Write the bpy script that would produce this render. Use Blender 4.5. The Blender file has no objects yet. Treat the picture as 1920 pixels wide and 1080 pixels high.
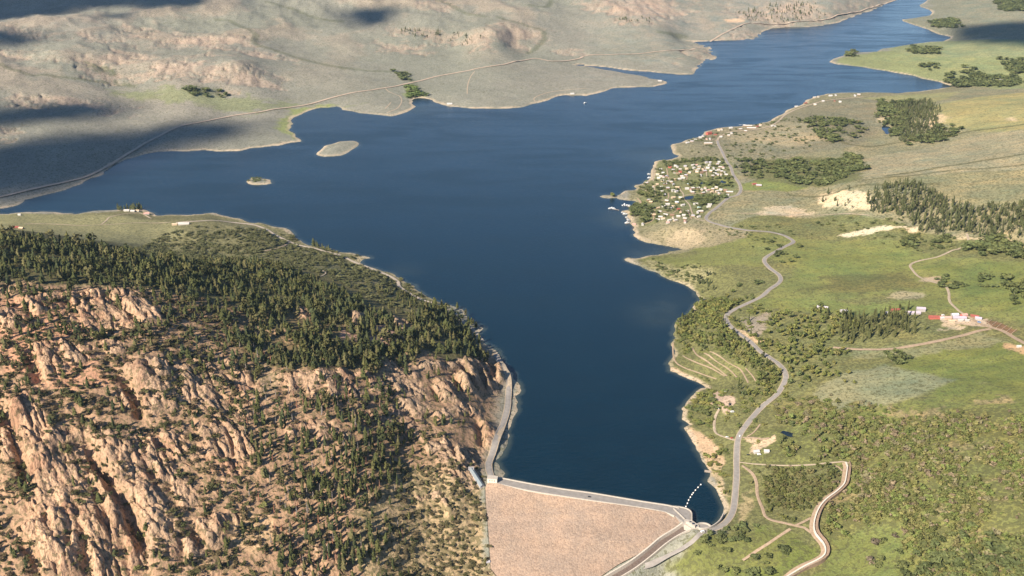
import bpy, math, random, time
import numpy as np
from mathutils import Vector
_T0 = time.time()
random.seed(7)
RNG = np.random.default_rng(11)
SC = bpy.context.scene
COL = SC.collection
R = math.radians

# ------------------------------------------------------------------ camera, sky, sun, exposure
CAM_H, F_PX, PITCH = 870.0, 1900.0, R(22.6)
cam = bpy.data.objects.new("camera", bpy.data.cameras.new("camera"))
COL.objects.link(cam)
cam.location = (0, 0, CAM_H)
cam.rotation_euler = (math.pi / 2 - PITCH, 0, 0)
cam.data.sensor_width = 36.0
cam.data.lens = 36.0 * F_PX / 1920.0
cam.data.clip_start = 1.0
cam.data.clip_end = 150000.0
SC.camera = cam

SUN_EL = R(33.0)
SUN_TRAVEL = np.array([0.68, 0.73]); SUN_TRAVEL = SUN_TRAVEL / np.linalg.norm(SUN_TRAVEL)   # where the light goes, on the map
LIGHT = np.array([SUN_TRAVEL[0] * math.cos(SUN_EL), SUN_TRAVEL[1] * math.cos(SUN_EL), -math.sin(SUN_EL)])
world = bpy.data.worlds.new("World")
SC.world = world
world.use_nodes = True
_n = world.node_tree.nodes
_n.clear()
_sky = _n.new("ShaderNodeTexSky"); _sky.sky_type = 'NISHITA'; _sky.sun_disc = False
_sky.sun_elevation = SUN_EL
_sky.sun_rotation = math.atan2(-SUN_TRAVEL[0], -SUN_TRAVEL[1])
_sky.altitude = 2400; _sky.air_density = 1.0; _sky.dust_density = 0.0; _sky.ozone_density = 4.0
_bg = _n.new("ShaderNodeBackground"); _bg.inputs["Strength"].default_value = 0.062
_wo = _n.new("ShaderNodeOutputWorld")
world.node_tree.links.new(_sky.outputs[0], _bg.inputs[0]); world.node_tree.links.new(_bg.outputs[0], _wo.inputs[0])
sun = bpy.data.objects.new("sun", bpy.data.lights.new("sun", 'SUN'))
COL.objects.link(sun)
sun.data.energy = 4.6; sun.data.angle = R(0.5); sun.data.color = (1.0, 0.88, 0.73)
sun.rotation_euler = Vector(LIGHT).to_track_quat('-Z', 'Y').to_euler()
sun.location = (-3000, -2000, 3000)
SC.view_settings.view_transform = 'Standard'; SC.view_settings.look = 'None'
SC.view_settings.gamma = 1.0; SC.view_settings.exposure = 1.15
SC.cycles.use_denoising = True; SC.cycles.denoiser = 'OPENIMAGEDENOISE'; SC.cycles.denoising_input_passes = 'RGB_ALBEDO_NORMAL'; SC.cycles.denoising_prefilter = 'ACCURATE'
SC.cycles.max_bounces = 4; SC.cycles.diffuse_bounces = 2; SC.cycles.volume_bounces = 1
SC.cycles.transparent_max_bounces = 8
HAZE = 1.25e-5

# ------------------------------------------------------------------ pixel <-> place helpers (pixels of a 1920 x 1080 frame)
CP_, SP_ = math.cos(PITCH), math.sin(PITCH)
def rays(px, py):
    px = np.asarray(px, float); py = np.asarray(py, float)
    u = (px - 960.0) / F_PX; v = (py - 540.0) / F_PX
    return np.stack([u, CP_ - v * SP_, -SP_ - v * CP_], -1)       # camera at (0,0,H), looking +Y and down
def at_z(px, py, z):
    d = rays(px, py); t = (np.asarray(z, float) - CAM_H) / d[..., 2]
    return np.stack([d[..., 0] * t, d[..., 1] * t], -1)
def to_px(x, y, z):
    dz = z - CAM_H
    fw = y * CP_ - dz * SP_; up = y * SP_ + dz * CP_
    return 960 + F_PX * x / fw, 540 - F_PX * up / fw, fw

# ------------------------------------------------------------------ noise
def _hash(ix, iy, seed):
    n = (ix.astype(np.int64) * 374761393 + iy.astype(np.int64) * 668265263 + seed * 974711) & 0xFFFFFFFF
    n = ((n ^ (n >> 13)) * 1274126177) & 0xFFFFFFFF
    return (n ^ (n >> 16)) & 0xFFFFFFFF
def gnoise(x, y, seed=0):
    x0 = np.floor(x); y0 = np.floor(y); fx = x - x0; fy = y - y0
    x0 = x0.astype(np.int64); y0 = y0.astype(np.int64)
    def g(ix, iy, dx, dy):
        a = _hash(ix, iy, seed) * (2 * math.pi / 4294967296.0)
        return np.cos(a) * dx + np.sin(a) * dy
    sx = fx * fx * fx * (fx * (fx * 6 - 15) + 10); sy = fy * fy * fy * (fy * (fy * 6 - 15) + 10)
    a = g(x0, y0, fx, fy); b = g(x0 + 1, y0, fx - 1, fy); c = g(x0, y0 + 1, fx, fy - 1); d = g(x0 + 1, y0 + 1, fx - 1, fy - 1)
    return ((a + (b - a) * sx) * (1 - sy) + (c + (d - c) * sx) * sy) * 1.5
def fbm(x, y, scale, octv=4, seed=0, gain=0.5):
    s = 0; a = 1.0; t = 0
    for k in range(octv):
        s = s + a * gnoise(x / scale, y / scale, seed + k * 17); t += a; a *= gain; scale *= 0.49
    return s / t
def ridged(x, y, scale, octv=4, seed=0):
    s = 0; a = 1.0; t = 0
    for k in range(octv):
        s = s + a * (1 - 2 * np.abs(gnoise(x / scale, y / scale, seed + k * 17))); t += a; a *= 0.5; scale *= 0.5
    return s / t
def cells(x, y, seed=0):
    """broken blocks: nearest and second distance to scattered points, and a number for each block"""
    x0 = np.floor(x).astype(np.int64); y0 = np.floor(y).astype(np.int64); f1 = np.full(x.shape, 9.0); f2 = np.full(x.shape, 9.0); cid = np.zeros(x.shape)
    for i in (-1, 0, 1):
        for j in (-1, 0, 1):
            a = _hash(x0 + i, y0 + j, seed) / 4294967296.0; b_ = _hash(x0 + i, y0 + j, seed + 31) / 4294967296.0
            d = np.hypot(x0 + i + a - x, y0 + j + b_ - y); n = d < f1
            f2 = np.where(n, f1, np.minimum(f2, d)); f1 = np.where(n, d, f1); cid = np.where(n, _hash(x0 + i, y0 + j, seed + 77) / 4294967296.0, cid)
    return f1, f2, cid
def sstep(a, b, x):
    t = np.clip((x - a) / (b - a), 0, 1); return t * t * (3 - 2 * t)

# ------------------------------------------------------------------ polylines
def catmull(P, step):
    P = np.asarray(P, float); out = []
    n = len(P)
    for i in range(n - 1):
        p0 = P[max(i - 1, 0)]; p1 = P[i]; p2 = P[i + 1]; p3 = P[min(i + 2, n - 1)]
        k = max(1, int(np.linalg.norm(p2[:2] - p1[:2]) / step))
        t = (np.arange(k) / k)[:, None]
        out.append(0.5 * ((2 * p1) + (-p0 + p2) * t + (2 * p0 - 5 * p1 + 4 * p2 - p3) * t * t + (-p0 + 3 * p1 - 3 * p2 + p3) * t ** 3))
    out.append(P[-1:]); return np.concatenate(out)
def seg_dist(x, y, P, closed=False):
    """unsigned distance to a polyline, side (+ = right of the way it runs), and place along it 0..1"""
    P = np.asarray(P); n = len(P); best = np.full(x.shape, 1e18); side = np.zeros(x.shape); par = np.zeros(x.shape)
    for i in range(n if closed else n - 1):
        a = P[i]; b = P[(i + 1) % n]; dx, dy = b - a; L2 = dx * dx + dy * dy + 1e-12
        t = np.clip(((x - a[0]) * dx + (y - a[1]) * dy) / L2, 0, 1)
        ex = x - a[0] - t * dx; ey = y - a[1] - t * dy; d = ex * ex + ey * ey
        m = d < best
        best = np.where(m, d, best); side = np.where(m, ex * dy - ey * dx, side); par = np.where(m, (i + t) / max(1, n - 1), par)
    return np.sqrt(best), np.sign(side), par
def inside(x, y, P):
    P = np.asarray(P); r = np.zeros(x.shape, bool); n = len(P)
    for i in range(n):
        x1, y1 = P[i]; x2, y2 = P[(i + 1) % n]
        if y1 == y2: continue
        c = (y1 > y) != (y2 > y)
        r ^= c & (x < (x2 - x1) * (y - y1) / (y2 - y1) + x1)
    return r

# ------------------------------------------------------------------ the shoreline
LAKE = [(941,899),(937,878),(941,853),(951,824),(958,798),(969,773),(971,756),(978,732),(973,720),(962,704),(953,696),(944,684),(936,669),(931,658),(921,650),(904,640),(894,628),(899,624),(906,617),(895,609),(878,600),(872,586),(858,577),(839,572),(815,563),(796,553),(780,543),(763,531),(754,524),(740,517),(725,510),(708,505),(681,496),(674,493),(680,486),(696,483.5),(684,480),(670,477),(653,474),(634,472),(622,469),(606,464),(581,461),(565,452),(552,441),(543,431),(500,421),(467,417),(440,409),(413,403),(397,399),(373,402),(333,403),(290,405),(267,392),(247,391),(213,394),(173,396),(117,400),(77,397),(33,399),(0,401),(-120,410),(-300,440),
 (-420,430),(-300,416),(-120,402),(0,391),(37,383),(73,368),(107,360),(147,347),(173,333),(203,317),(233,300),(273,288),(317,283),(383,281),(413,284),(450,283),(500,275),(547,267),(567,265),(553,257),(540,243),(550,233),(547,225),(567,213),(600,202),(633,199),(640,205),(673,212),(733,218),(753,213),(780,200),(773,188),(787,183),(810,187),(827,195),(853,200),(893,204),(933,204),(973,202),(1010,193),(1040,182),(1060,178),(1100,180),(1127,173),(1150,165),(1200,163),(1233,160),(1250,155),(1237,150),(1207,143),(1160,135),(1113,127),(1077,123),(1090,120.5),(1140,126),(1190,133),(1240,137),(1273,140),(1300,140),(1305,130),(1323,115),(1345,107),(1333,87),(1300,80),(1285,78),(1347,76),(1407,75),(1432,68),(1430,60),(1447,53),(1493,51),(1533,49),(1570,43),(1597,33),(1620,25),(1647,15),(1673,3),(1697,-4),(1725,-18),
 (1770,-14),(1741,-2),(1723,12),(1743,20),(1742,30),(1707,35),(1687,38),(1703,43),(1740,55),(1760,65),(1783,68),(1773,77),(1747,78),(1697,85),(1650,92),(1643,97),(1600,98),(1570,108),(1555,117),(1570,121),(1613,125),(1663,133),(1713,142),(1753,152),(1770,158),(1793,161),(1767,165),(1723,172),(1680,175),(1613,174),(1563,175),(1527,182),(1507,195),(1473,207),(1443,228),(1420,233),(1347,240),(1313,257),(1280,267),(1259,276),(1261,287),(1275,294),(1253,300),(1224,302),(1225,314),(1220,326),(1219,336),(1205,345),(1188,347),(1194,353),(1189,357),(1172,357),(1164,363),(1156,366.8),(1140,365.5),(1124,367.5),(1130,371),(1145,372),(1154,369.5),(1159,373),(1170,375),(1192,377),(1187,387),(1184,392),(1160,394),(1170,398),(1178,401),(1176,407),(1182,412),(1181,418),(1189,425),(1186,431),(1192,437),(1187,440),(1198,450),(1212,455),(1235,459),(1261,464),(1281,468),(1255,471),(1249,475),(1235,478),(1203,483),(1173,483),(1170,488),(1207,503),(1240,518),(1273,530),(1305,547),(1300,573),(1288,590),(1268,603),(1264,612),(1263,624),(1266,635),(1259,649),(1252,682),(1256,696),(1292,711),(1327,727),(1301,740),(1287,754),(1276,766),(1278,785),(1294,796),(1285,807),(1298,829),(1314,857),(1320,867),(1332,887),(1343,917),(1357,950),(1358,954),(1354,966),(1347,977),(1337,985),(1330,987),(1317,982),(1306,984),(1297,976),(1297,963),(1291,957),(1273,954),(1252,951),(1200,943),(1110,928),(1052,920),(987,909)]
ISLES = [[(592,290),(600,282),(612,272),(640,265),(660,264),(672,268),(673,272),(655,284),(645,290),(625,293),(605,294)],
         [(462,341),(470,335),(485,333),(505,336),(511,342),(500,346),(480,347),(466,345)]]
def rough(P, amp, seed, fixed=None):
    """a wandering shore: mid points pushed a few metres off the line"""
    rs = np.random.default_rng(seed); P = np.asarray(P, float)
    for k in range(2):
        Q = np.roll(P, -1, 0); D = Q - P; L = np.linalg.norm(D, axis=1)
        N = np.stack([D[:, 1], -D[:, 0]], 1) / (L[:, None] + 1e-9)
        a = rs.normal(0, 1, len(P)) * np.minimum(L * 0.10, amp / (k + 1))
        if fixed is not None: a = a * (~fixed(P, Q))
        M = (P + Q) / 2 + N * a[:, None]
        P = np.stack([P, M], 1).reshape(-1, 2)
    return P
LK = at_z(*np.array(LAKE).T, 0.0)
_damfix = lambda P, Q: (np.minimum(P[:, 1], Q[:, 1]) < at_z(1300, 930, 0)[1]) & (np.abs(P[:, 0]) < 330)
LAKE_W = rough(LK, 9.0, 3, _damfix)
ISLES_W = [rough(at_z(*np.array(q).T, 0.0), 3.0, 4) for q in ISLES]

# ------------------------------------------------------------------ the height field: bearing x distance grid
_ds = np.linspace(-0.76, 0.76, 1180)
S = np.concatenate([-np.geomspace(6, 0.80, 26), _ds, np.geomspace(0.80, 6, 26)])
_y = [955.0]
while _y[-1] < 13500: _y.append(_y[-1] + 1.95 * (_y[-1] / 1200.0) ** 1.66)
YR = np.concatenate([np.linspace(120, 940, 24), np.array(_y), np.geomspace(_y[-1] * 1.03, 70000, 30)])
NS, NY = len(S), len(YR)
SG, YG = np.meshgrid(S, YR)
XG = SG * YG

# heights of places seen in the photograph: pixel, metres above the lake
CTRL = [(-150,440,255),(-150,560,240),(-150,700,190),(-150,850,130),(-150,1000,72),(-150,1120,26),(-500,440,220),(-500,700,150),(-500,1000,40),
 (0,446,255),(0,520,246),(0,600,224),(0,700,189),(0,800,152),(0,900,112),(0,1000,75),(0,1080,46),(150,465,222),(150,540,220),(150,640,198),(150,760,155),(150,880,108),(150,1000,66),(150,1085,34),
 (300,495,190),(300,560,195),(300,650,180),(300,750,145),(300,850,103),(300,950,65),(300,1080,20),(450,510,120),(450,570,150),(450,660,150),(450,760,118),(450,860,82),(450,960,45),(450,1080,2),
 (600,500,50),(600,560,100),(600,650,122),(600,700,122),(600,760,98),(600,850,64),(600,950,28),(600,1080,-18),(700,530,35),(700,580,66),(700,640,92),(700,700,96),(700,760,78),(700,850,52),(700,950,16),(700,1080,-32),
 (800,590,36),(800,640,60),(800,690,70),(800,740,57),(800,800,40),(800,880,18),(800,980,-20),(800,1080,-56),(860,610,20),(880,650,30),(880,690,38),(900,720,28),(915,690,25),(935,700,12),(928,730,15),(945,740,12),(953,740,9),(953,715,9),(935,810,11),(920,870,9),(918,850,11),(900,780,23),(890,830,18),(880,890,12),(860,880,22),
 (900,930,-8),(890,1000,-34),(890,1080,-66),(930,1120,-90),(800,1150,-82),(600,1170,-50),(300,1170,-20),(0,1170,20),
 (1000,1120,-92),(1100,1120,-90),(1150,1110,-80),(1300,1110,-42),(1230,1080,-58),(1200,1085,-68),(1290,1040,-22),(1340,1040,-12),(1400,1080,-12),(1330,1000,5),(1300,1000,2),(1390,1000,10),(1480,1085,2),(1540,1020,14),(1600,1090,10),(1750,1090,40),(1700,1000,48),(1900,1080,76),(1900,950,98),(2050,1000,120),(1700,900,66),(1590,880,30),(1550,950,24),(1480,920,18),(1420,900,13),(1380,900,9),(1385,830,14),(1450,820,24),(1550,820,42),(1700,810,74),(1900,800,108),
 (1345,750,18),(1420,760,22),(1480,760,34),(1470,705,36),(1600,740,58),(1750,720,78),(1900,700,96),(1400,690,30),(1330,690,18),(1290,660,14),(1300,610,20),(1290,600,10),(1365,600,34),(1380,560,30),(1330,540,18),(1460,640,42),(1600,640,56),(1600,600,60),(1720,600,72),(1850,610,82),(1920,560,100),
 (1230,500,10),(1300,500,18),(1380,500,30),(1460,500,40),(1560,500,50),(1700,500,62),(1850,500,84),(1920,470,98),(1290,475,6),(1330,455,16),(1260,448,20),(1300,425,24),(1380,430,26),(1480,450,38),(1600,440,52),(1720,440,66),(1850,440,90),(1220,420,10),(1220,380,6),(1280,390,10),(1330,370,10),(1260,330,8),(1330,320,12),(1385,350,14),(1440,400,30),(1450,360,26),(1540,395,40),(1580,375,66),(1600,352,84),(1700,350,100),(1700,400,86),(1800,390,105),(1920,400,130),(1500,340,28),(1560,320,40),(1650,310,70),(1760,310,105),(1920,310,135),(1920,340,125),(1800,340,112),
 (1290,270,14),(1345,270,16),(1400,260,18),(1400,290,18),(1500,270,30),(1480,225,22),(1560,240,36),(1560,200,16),(1620,190,14),(1660,243,24),(1720,225,50),(1650,210,26),(1760,205,70),(1850,190,86),(1920,180,96),(1760,270,66),(1850,260,100),(1920,240,120),(1800,165,8),(1900,155,22),(1920,140,30),(1700,120,16),(1800,120,24),(1850,100,36),(1900,80,50),(1700,97,10),(1780,60,12),(1850,50,30),(1920,40,60),(1800,20,20),(1900,10,60),(1800,-30,20),(1920,-40,80),(2050,200,150),(2050,400,180),(2050,600,130),(2050,80,90),
 (0,430,26),(100,430,26),(250,430,24),(350,420,20),(450,440,24),(500,440,16),(200,405,8),(400,410,14),(520,470,24),(420,480,32),(300,470,28),(600,480,22),
 (0,360,12),(0,330,26),(100,330,16),(60,300,40),(150,290,30),(200,290,20),(0,270,60),(0,230,90),(100,230,70),(200,220,48),(300,240,26),(400,250,14),(500,240,10),(420,200,26),(540,190,10),(300,190,50),(150,180,90),(0,180,130),(100,140,150),(220,160,80),(330,150,110),(430,160,80),(360,115,140),(450,130,130),(520,150,60),(560,165,30),(200,100,185),(60,95,210),(120,120,180),(250,70,200),(380,75,170),(480,110,120),(560,120,80),(620,140,50),(640,180,14),(700,150,28),(700,190,12),(750,170,10),(860,180,14),(1000,165,14),(1100,155,10),(1000,120,24),(850,140,24),(760,120,48),(700,90,90),(560,70,130),(650,50,160),(760,80,100),(850,85,76),(930,65,150),(960,90,60),(1000,95,40),(1060,90,44),(900,50,150),(800,40,190),(1100,60,80),(1200,80,50),(1280,110,18),(1320,100,14),(1250,60,70),(1150,25,170),(1000,20,200),(1300,40,70),(1380,60,25),(1400,45,44),(1450,15,90),(1550,25,60),(1480,40,40),(1560,5,110),(1340,10,120),(1650,-10,70),
 (0,30,300),(150,20,310),(300,15,310),(450,10,300),(600,10,280),(-200,300,110),(-200,150,220),(-200,20,330),(0,-40,340),(300,-40,360),(600,-40,340),(900,-40,300),(1200,-40,260),(1500,-45,180),(-150,380,30),(-300,330,60)]
def tps_solve(P, v, lam):
    n = len(P); D = np.linalg.norm(P[:, None] - P[None], axis=2); K = D * D * np.log(D + 1e-9)
    A = np.zeros((n + 3, n + 3)); A[:n, :n] = K + lam * np.eye(n); A[:n, n] = 1; A[:n, n + 1:] = P; A[n, :n] = 1; A[n + 1:, :n] = P.T
    return np.linalg.solve(A, np.concatenate([v, np.zeros(3)]))
_c = np.array(CTRL, float)
_far = (_c[:, 0] < 1690) & (_c[:, 1] < 300)
_c[_far, 2] *= np.interp(_c[_far, 1], [-40, 170, 300], [.62, .70, .85])
_w = at_z(_c[:, 0], _c[:, 1], _c[:, 2])
_sh = LK[::2]
_PX = np.concatenate([_w, _sh]); _PZ = np.concatenate([_c[:, 2], np.full(len(_sh), 2.0)])
tpw = lambda x, y: np.stack([x / y * 2.2, np.log(y)], -1)
_TP = tpw(_PX[:, 0], _PX[:, 1])
_TW = tps_solve(_TP, _PZ, 2e-4)
def tps_eval(x, y):
    Q = tpw(x, y).reshape(-1, 2).astype(np.float32); out = np.empty(len(Q), np.float32)
    n = len(_TP); P = _TP.astype(np.float32); W = _TW.astype(np.float32)
    for i in range(0, len(Q), 20000):
        q = Q[i:i + 20000]
        r2 = (q[:, None, 0] - P[None, :, 0]) ** 2 + (q[:, None, 1] - P[None, :, 1]) ** 2
        out[i:i + 20000] = (0.5 * r2 * np.log(r2 + 1e-12)) @ W[:n] + W[n] + q @ W[n + 1:]
    return out.reshape(x.shape).astype(float)
_sc = np.clip(S, -0.80, 0.80); _yc = np.clip(YR, 900, 9500)
_i2 = np.r_[np.arange(0, NS, 3), NS - 1]; _j2 = np.r_[np.arange(0, NY, 2), NY - 1]
def upsample(A, ii=_i2, jj=_j2):
    """cubic from the thinned grid to the full one"""
    def ax(A, idx, n):
        k = np.interp(np.arange(n), idx, np.arange(len(idx))); k0 = np.clip(np.floor(k).astype(int), 0, len(idx) - 2); f = (k - k0)[:, None]
        g = lambda q: A[np.clip(q, 0, len(idx) - 1)]
        p0, p1, p2, p3 = g(k0 - 1), g(k0), g(k0 + 1), g(k0 + 2)
        return 0.5 * (2 * p1 + (p2 - p0) * f + (2 * p0 - 5 * p1 + 4 * p2 - p3) * f * f + (3 * p1 - p0 - 3 * p2 + p3) * f ** 3)
    A = ax(A, jj, NY); return ax(A.T.copy(), ii, NS).T.copy()
_SS, _YY = np.meshgrid(_sc[_i2], _yc[_j2])
ZR = upsample(tps_eval(_SS * _YY, _YY))
ZR = np.clip(ZR, -96, 430)
_SS, _YY = np.meshgrid(S[_i2], YR[_j2]); _XX = _SS * _YY
def lake_sdf(x, y):
    d, _, _ = seg_dist(x, y, LAKE_W, True); d = np.where(inside(x, y, LAKE_W), -d, d)
    for q in ISLES_W:
        e, _, _ = seg_dist(x, y, q, True); e = np.where(inside(x, y, q), e, -e); d = np.maximum(d, e)
    return d
_SD2 = lake_sdf(_XX, _YY)
def upl(A):
    def ax(A, idx, n):
        k = np.interp(np.arange(n), idx, np.arange(len(idx))); k0 = np.clip(np.floor(k).astype(int), 0, len(idx) - 2); f = (k - k0)[:, None]
        return A[k0] * (1 - f) + A[k0 + 1] * f
    return ax(ax(A, _j2, NY).T.copy(), _i2, NS).T.copy()
SD = upl(_SD2)
print("fields", round(time.time() - _T0, 1))
PXG, PYG, _ = to_px(XG, YG, np.maximum(ZR, -90))      # used only to tell regions of the land apart while building it

def wpoly(P):                                          # polygon on the smooth land
    P = np.asarray(P, float); z = np.zeros(len(P)); z[:] = 20
    for _ in range(14):
        w = at_z(P[:, 0], P[:, 1], z); z = 0.5 * z + 0.5 * sample(ZR0, w[:, 0], w[:, 1])
    return at_z(P[:, 0], P[:, 1], z)
def sample(Z, x, y):
    x = np.asarray(x, float); y = np.asarray(y, float)
    fi = np.clip(np.interp(x / np.maximum(y, 1), S, np.arange(NS)), 0, NS - 1.001); fj = np.clip(np.interp(y, YR, np.arange(NY)), 0, NY - 1.001)
    i = fi.astype(int); j = fj.astype(int); a = fi - i; b = fj - j
    return (Z[j, i] * (1 - a) + Z[j, i + 1] * a) * (1 - b) + (Z[j + 1, i] * (1 - a) + Z[j + 1, i + 1] * a) * b
def cast(px, py, Z):
    """where the sight line of a pixel meets the land Z"""
    px = np.atleast_1d(np.asarray(px, float)); py = np.atleast_1d(np.asarray(py, float)); d = rays(px, py)
    ts = 900 * 1.004 ** np.arange(640); lo = np.full(px.shape, ts[0]); hi = np.full(px.shape, ts[-1]); done = np.zeros(px.shape, bool)
    for k in range(1, len(ts)):
        t = ts[k]; below = CAM_H + d[:, 2] * t < sample(Z, d[:, 0] * t, d[:, 1] * t)
        new = below & ~done; hi[new] = t; lo[new] = ts[k - 1]; done |= new
        if done.all(): break
    for _ in range(18):
        m = (lo + hi) / 2; below = CAM_H + d[:, 2] * m < sample(Z, d[:, 0] * m, d[:, 1] * m)
        hi = np.where(below, m, hi); lo = np.where(below, lo, m)
    return np.stack([d[:, 0] * hi, d[:, 1] * hi], -1)

# land above the water, bed below it
def landform(zr, sd):
    bank = 3.2 * (1 - np.exp(-np.maximum(sd, 0) / 12.0)) + 0.05
    up = np.where(sd > 0, bank + zr * sstep(-2, 90, sd) - 0.0, np.maximum(sd * 0.22, -30))
    return up
ISLE_M = np.zeros(XG.shape, bool)
for q in ISLES_W:
    c = q.mean(0); ISLE_M |= (np.hypot(XG - c[0], YG - c[1]) < 260) & inside(XG, YG, q)
Zb = ZR.copy(); Zb[ISLE_M] = np.clip(SD[ISLE_M] * 0.12, 0, 6)
ZR0 = landform(Zb, SD)
def box(P, pad): return (XG > P[:, 0].min() - pad) & (XG < P[:, 0].max() + pad) & (YG > P[:, 1].min() - pad) & (YG < P[:, 1].max() + pad)
def pmask(Pw, soft, warp=0.004, seed=1):
    """soft-edged mask of a polygon on the map, its edge wandering"""
    m = np.zeros(XG.shape); Pw = np.asarray(Pw); b = box(Pw, Pw[:, 1].mean() * (soft + warp * 2)); x = XG[b]; y = YG[b]
    if x.size == 0: return m
    w = warp * y; sc = 0.02 * Pw[:, 1].mean()
    x = x + w * fbm(x, y, sc, 4, seed) * 2; y = y + w * fbm(x, y, sc, 4, seed + 50) * 2
    d, _, _ = seg_dist(x, y, Pw, True); d = np.where(inside(x, y, Pw), d, -d)
    s = soft * YG[b]; m[b] = sstep(-s, s, d); return m
Z = ZR0.copy()
LANDD = sstep(10, 120, SD)
# rolling far hills, gullies
FAR = sstep(2600, 4200, YG) * sstep(-60, 250, SD)
hill = np.clip(ZR / 120.0, 0.12, 1.3) * sstep(0.35, -0.1, SG)
FRID = ridged(XG, YG * 0.8, 760, 6, 5)
Z += FAR * hill * (34 * FRID + 9 * fbm(XG, YG, 160, 4, 9)) 
Z += LANDD * (2.4 * fbm(XG, YG, 90, 5, 21))
RIGHTM = sstep(0.02, 0.16, SG) * sstep(40, 220, SD)
Z += RIGHTM * (5 * fbm(XG, YG, 240, 4, 31) + 1.2 * fbm(XG, YG, 45, 4, 33))

# the rocky hill: left of the dam
HILL = wpoly([(-260,470),(0,520),(150,535),(330,545),(480,560),(640,590),(760,600),(880,640),(935,672),(940,720),(928,760),(925,820),(908,870),(890,930),(880,1010),(860,1130),(600,1160),(300,1170),(-200,1200)])
HILL_M = pmask(HILL, 0.012, 0.004, 3)
# crags stand out on the left; grassy chutes between
FINS = [  # crag edges: polyline (pixels), how high they stand, how far the lit back runs
 ([(225,693),(245,705),(262,725),(270,755),(278,785)],20,30),([(147,813),(173,827),(190,860),(213,887),(222,913),(250,947),(263,973),(281,1007),(284,1070)],24,34),
 ([(170,883),(190,917),(207,953),(214,995)],16,20),([(10,745),(23,780),(40,807),(52,853),(63,907)],20,30),([(92,960),(104,985),(110,1006)],12,16),([(37,990),(67,1017),(80,1053),(83,1090)],16,26),
 ([(83,1043),(110,1063),(117,1090)],12,18),([(147,970),(163,997),(170,1020),(180,1085)],13,18),([(138,993),(143,1036)],9,12),([(233,1007),(247,1030),(250,1070)],12,18),([(293,873),(303,915)],10,14),
 ([(273,827),(283,862)],9,14),([(303,823),(320,840),(334,868)],10,16),([(368,980),(387,1013),(388,1036)],14,18),([(345,1012),(360,1058)],11,16),([(400,967),(407,1010)],11,14),([(438,808),(442,838)],9,16),
 ([(197,547),(240,577),(279,616)],12,36),([(47,567),(72,592)],11,26),([(56,645),(73,677),(88,715)],16,28),([(288,690),(308,716)],9,18),([(-10,585),(14,624)],12,26),([(127,557),(158,596)],8,24),
 ([(338,700),(352,730)],6,14),([(190,640),(212,672)],7,20),([(110,640),(140,690)],8,22),([(320,900),(345,960)],7,16),
 ([(868,682),(882,702),(889,718),(902,735)],17,17),([(901,689),(911,711),(918,737)],15,13),([(911,685),(921,704),(929,723)],13,11),([(929,684),(933,700),(934,720)],17,14),([(864,693),(875,737)],10,13),([(847,700),(862,713),(874,740)],13,18),
 ([(817,710),(831,733),(834,757)],13,20),([(900,787),(911,811),(913,840)],14,18),([(856,836),(863,868)],12,20),([(750,750),(784,788)],9,22),([(815,718),(834,758)],9,20),([(825,938),(841,975)],7,14),
 ([(640,575),(655,590),(668,612)],9,18),([(730,590),(745,606),(752,625)],8,18),([(555,575),(566,600)],7,16),
 ([(536,716),(546,742)],5,10),([(575,712),(583,748)],5,10),([(612,712),(622,750)],5,10),([(650,708),(662,745)],5,10),([(690,705),(700,735)],6,12),([(598,808),(606,838)],4,9),([(640,808),(646,832)],5,10)]
BANDS = [ # rock steps that face downhill
 ([(512,722),(560,716),(620,714),(690,706),(716,716)],12,8),([(540,820),(590,806),(640,812)],8,6),([(370,818),(440,802)],8,7),([(90,835),(160,818)],9,8),([(180,1010),(250,995)],8,8),([(740,760),(780,770)],6,6),
 ([(775,695),(850,690),(925,688)],10,8),([(820,790),(880,775),(905,785)],7,6),([(800,850),(850,838)],8,7),([(650,612),(700,595),(740,600)],8,6),([(30,575),(120,560),(200,550)],9,7),([(780,945),(830,935)],6,5),([(250,700),(320,690)],8,7),([(250,880),(330,868)],7,7),([(0,850),(50,840)],8,7)]
ROCK = np.zeros(XG.shape)
for k, (P, amp, back) in enumerate(FINS):
    amp *= 1.0; back *= 0.9
    P = catmull(wpoly(P), 6.0); b = box(P, back * 3.2); x = XG[b]; y = YG[b]
    wx = 5 * fbm(x, y, 26, 4, 60 + k); d, s, t = seg_dist(x + wx, y + wx * 0.4, P)
    sd = d * s
    trench = .95 if amp > 18 else .6 if amp > 12 else .3
    h = np.where(sd < 0, sstep(-back * 2.3, -1.5, sd) ** 1.15, np.clip(1 - sd / 4.5, 0, 1)) - trench * np.exp(-((sd - 8.5) / (5.0 + amp * (.22 if amp > 18 else .14))) ** 2)
    taper = np.clip(np.minimum(t * 4 + 0.15, (1 - t) * 5 + 0.1), 0, 1) * np.where((t <= 0) | (t >= 1), np.exp(-(d / (back * .5)) ** 2), 1)
    h = amp * h * taper * (0.85 + 0.5 * fbm(x, y, 30, 4, 90 + k))
    Z[b] += h; ROCK[b] = np.maximum(ROCK[b], np.clip(h / amp * 1.5, 0, 1))
for k, (P, amp, back) in enumerate(BANDS):
    P = catmull(wpoly(P), 6.0); b = box(P, 90); x = XG[b]; y = YG[b]
    wx = 6 * fbm(x, y, 24, 4, 160 + k); d, s, t = seg_dist(x + wx * .5, y + wx, P)
    sd = d * s                                          # the right of a line drawn left to right is downhill
    h = np.where(sd < 0, np.exp(sd / 38.0), np.clip(1 - sd / back, 0, 1)) * np.clip(np.minimum(t * 6, (1 - t) * 6), 0, 1)
    h *= amp * (0.8 + 0.5 * fbm(x, y, 26, 3, 190 + k))
    Z[b] += h; ROCK[b] = np.maximum(ROCK[b], np.where((sd > -14) & (sd < back + 5), np.clip(h / amp * 1.6, 0, 1), 0))
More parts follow.
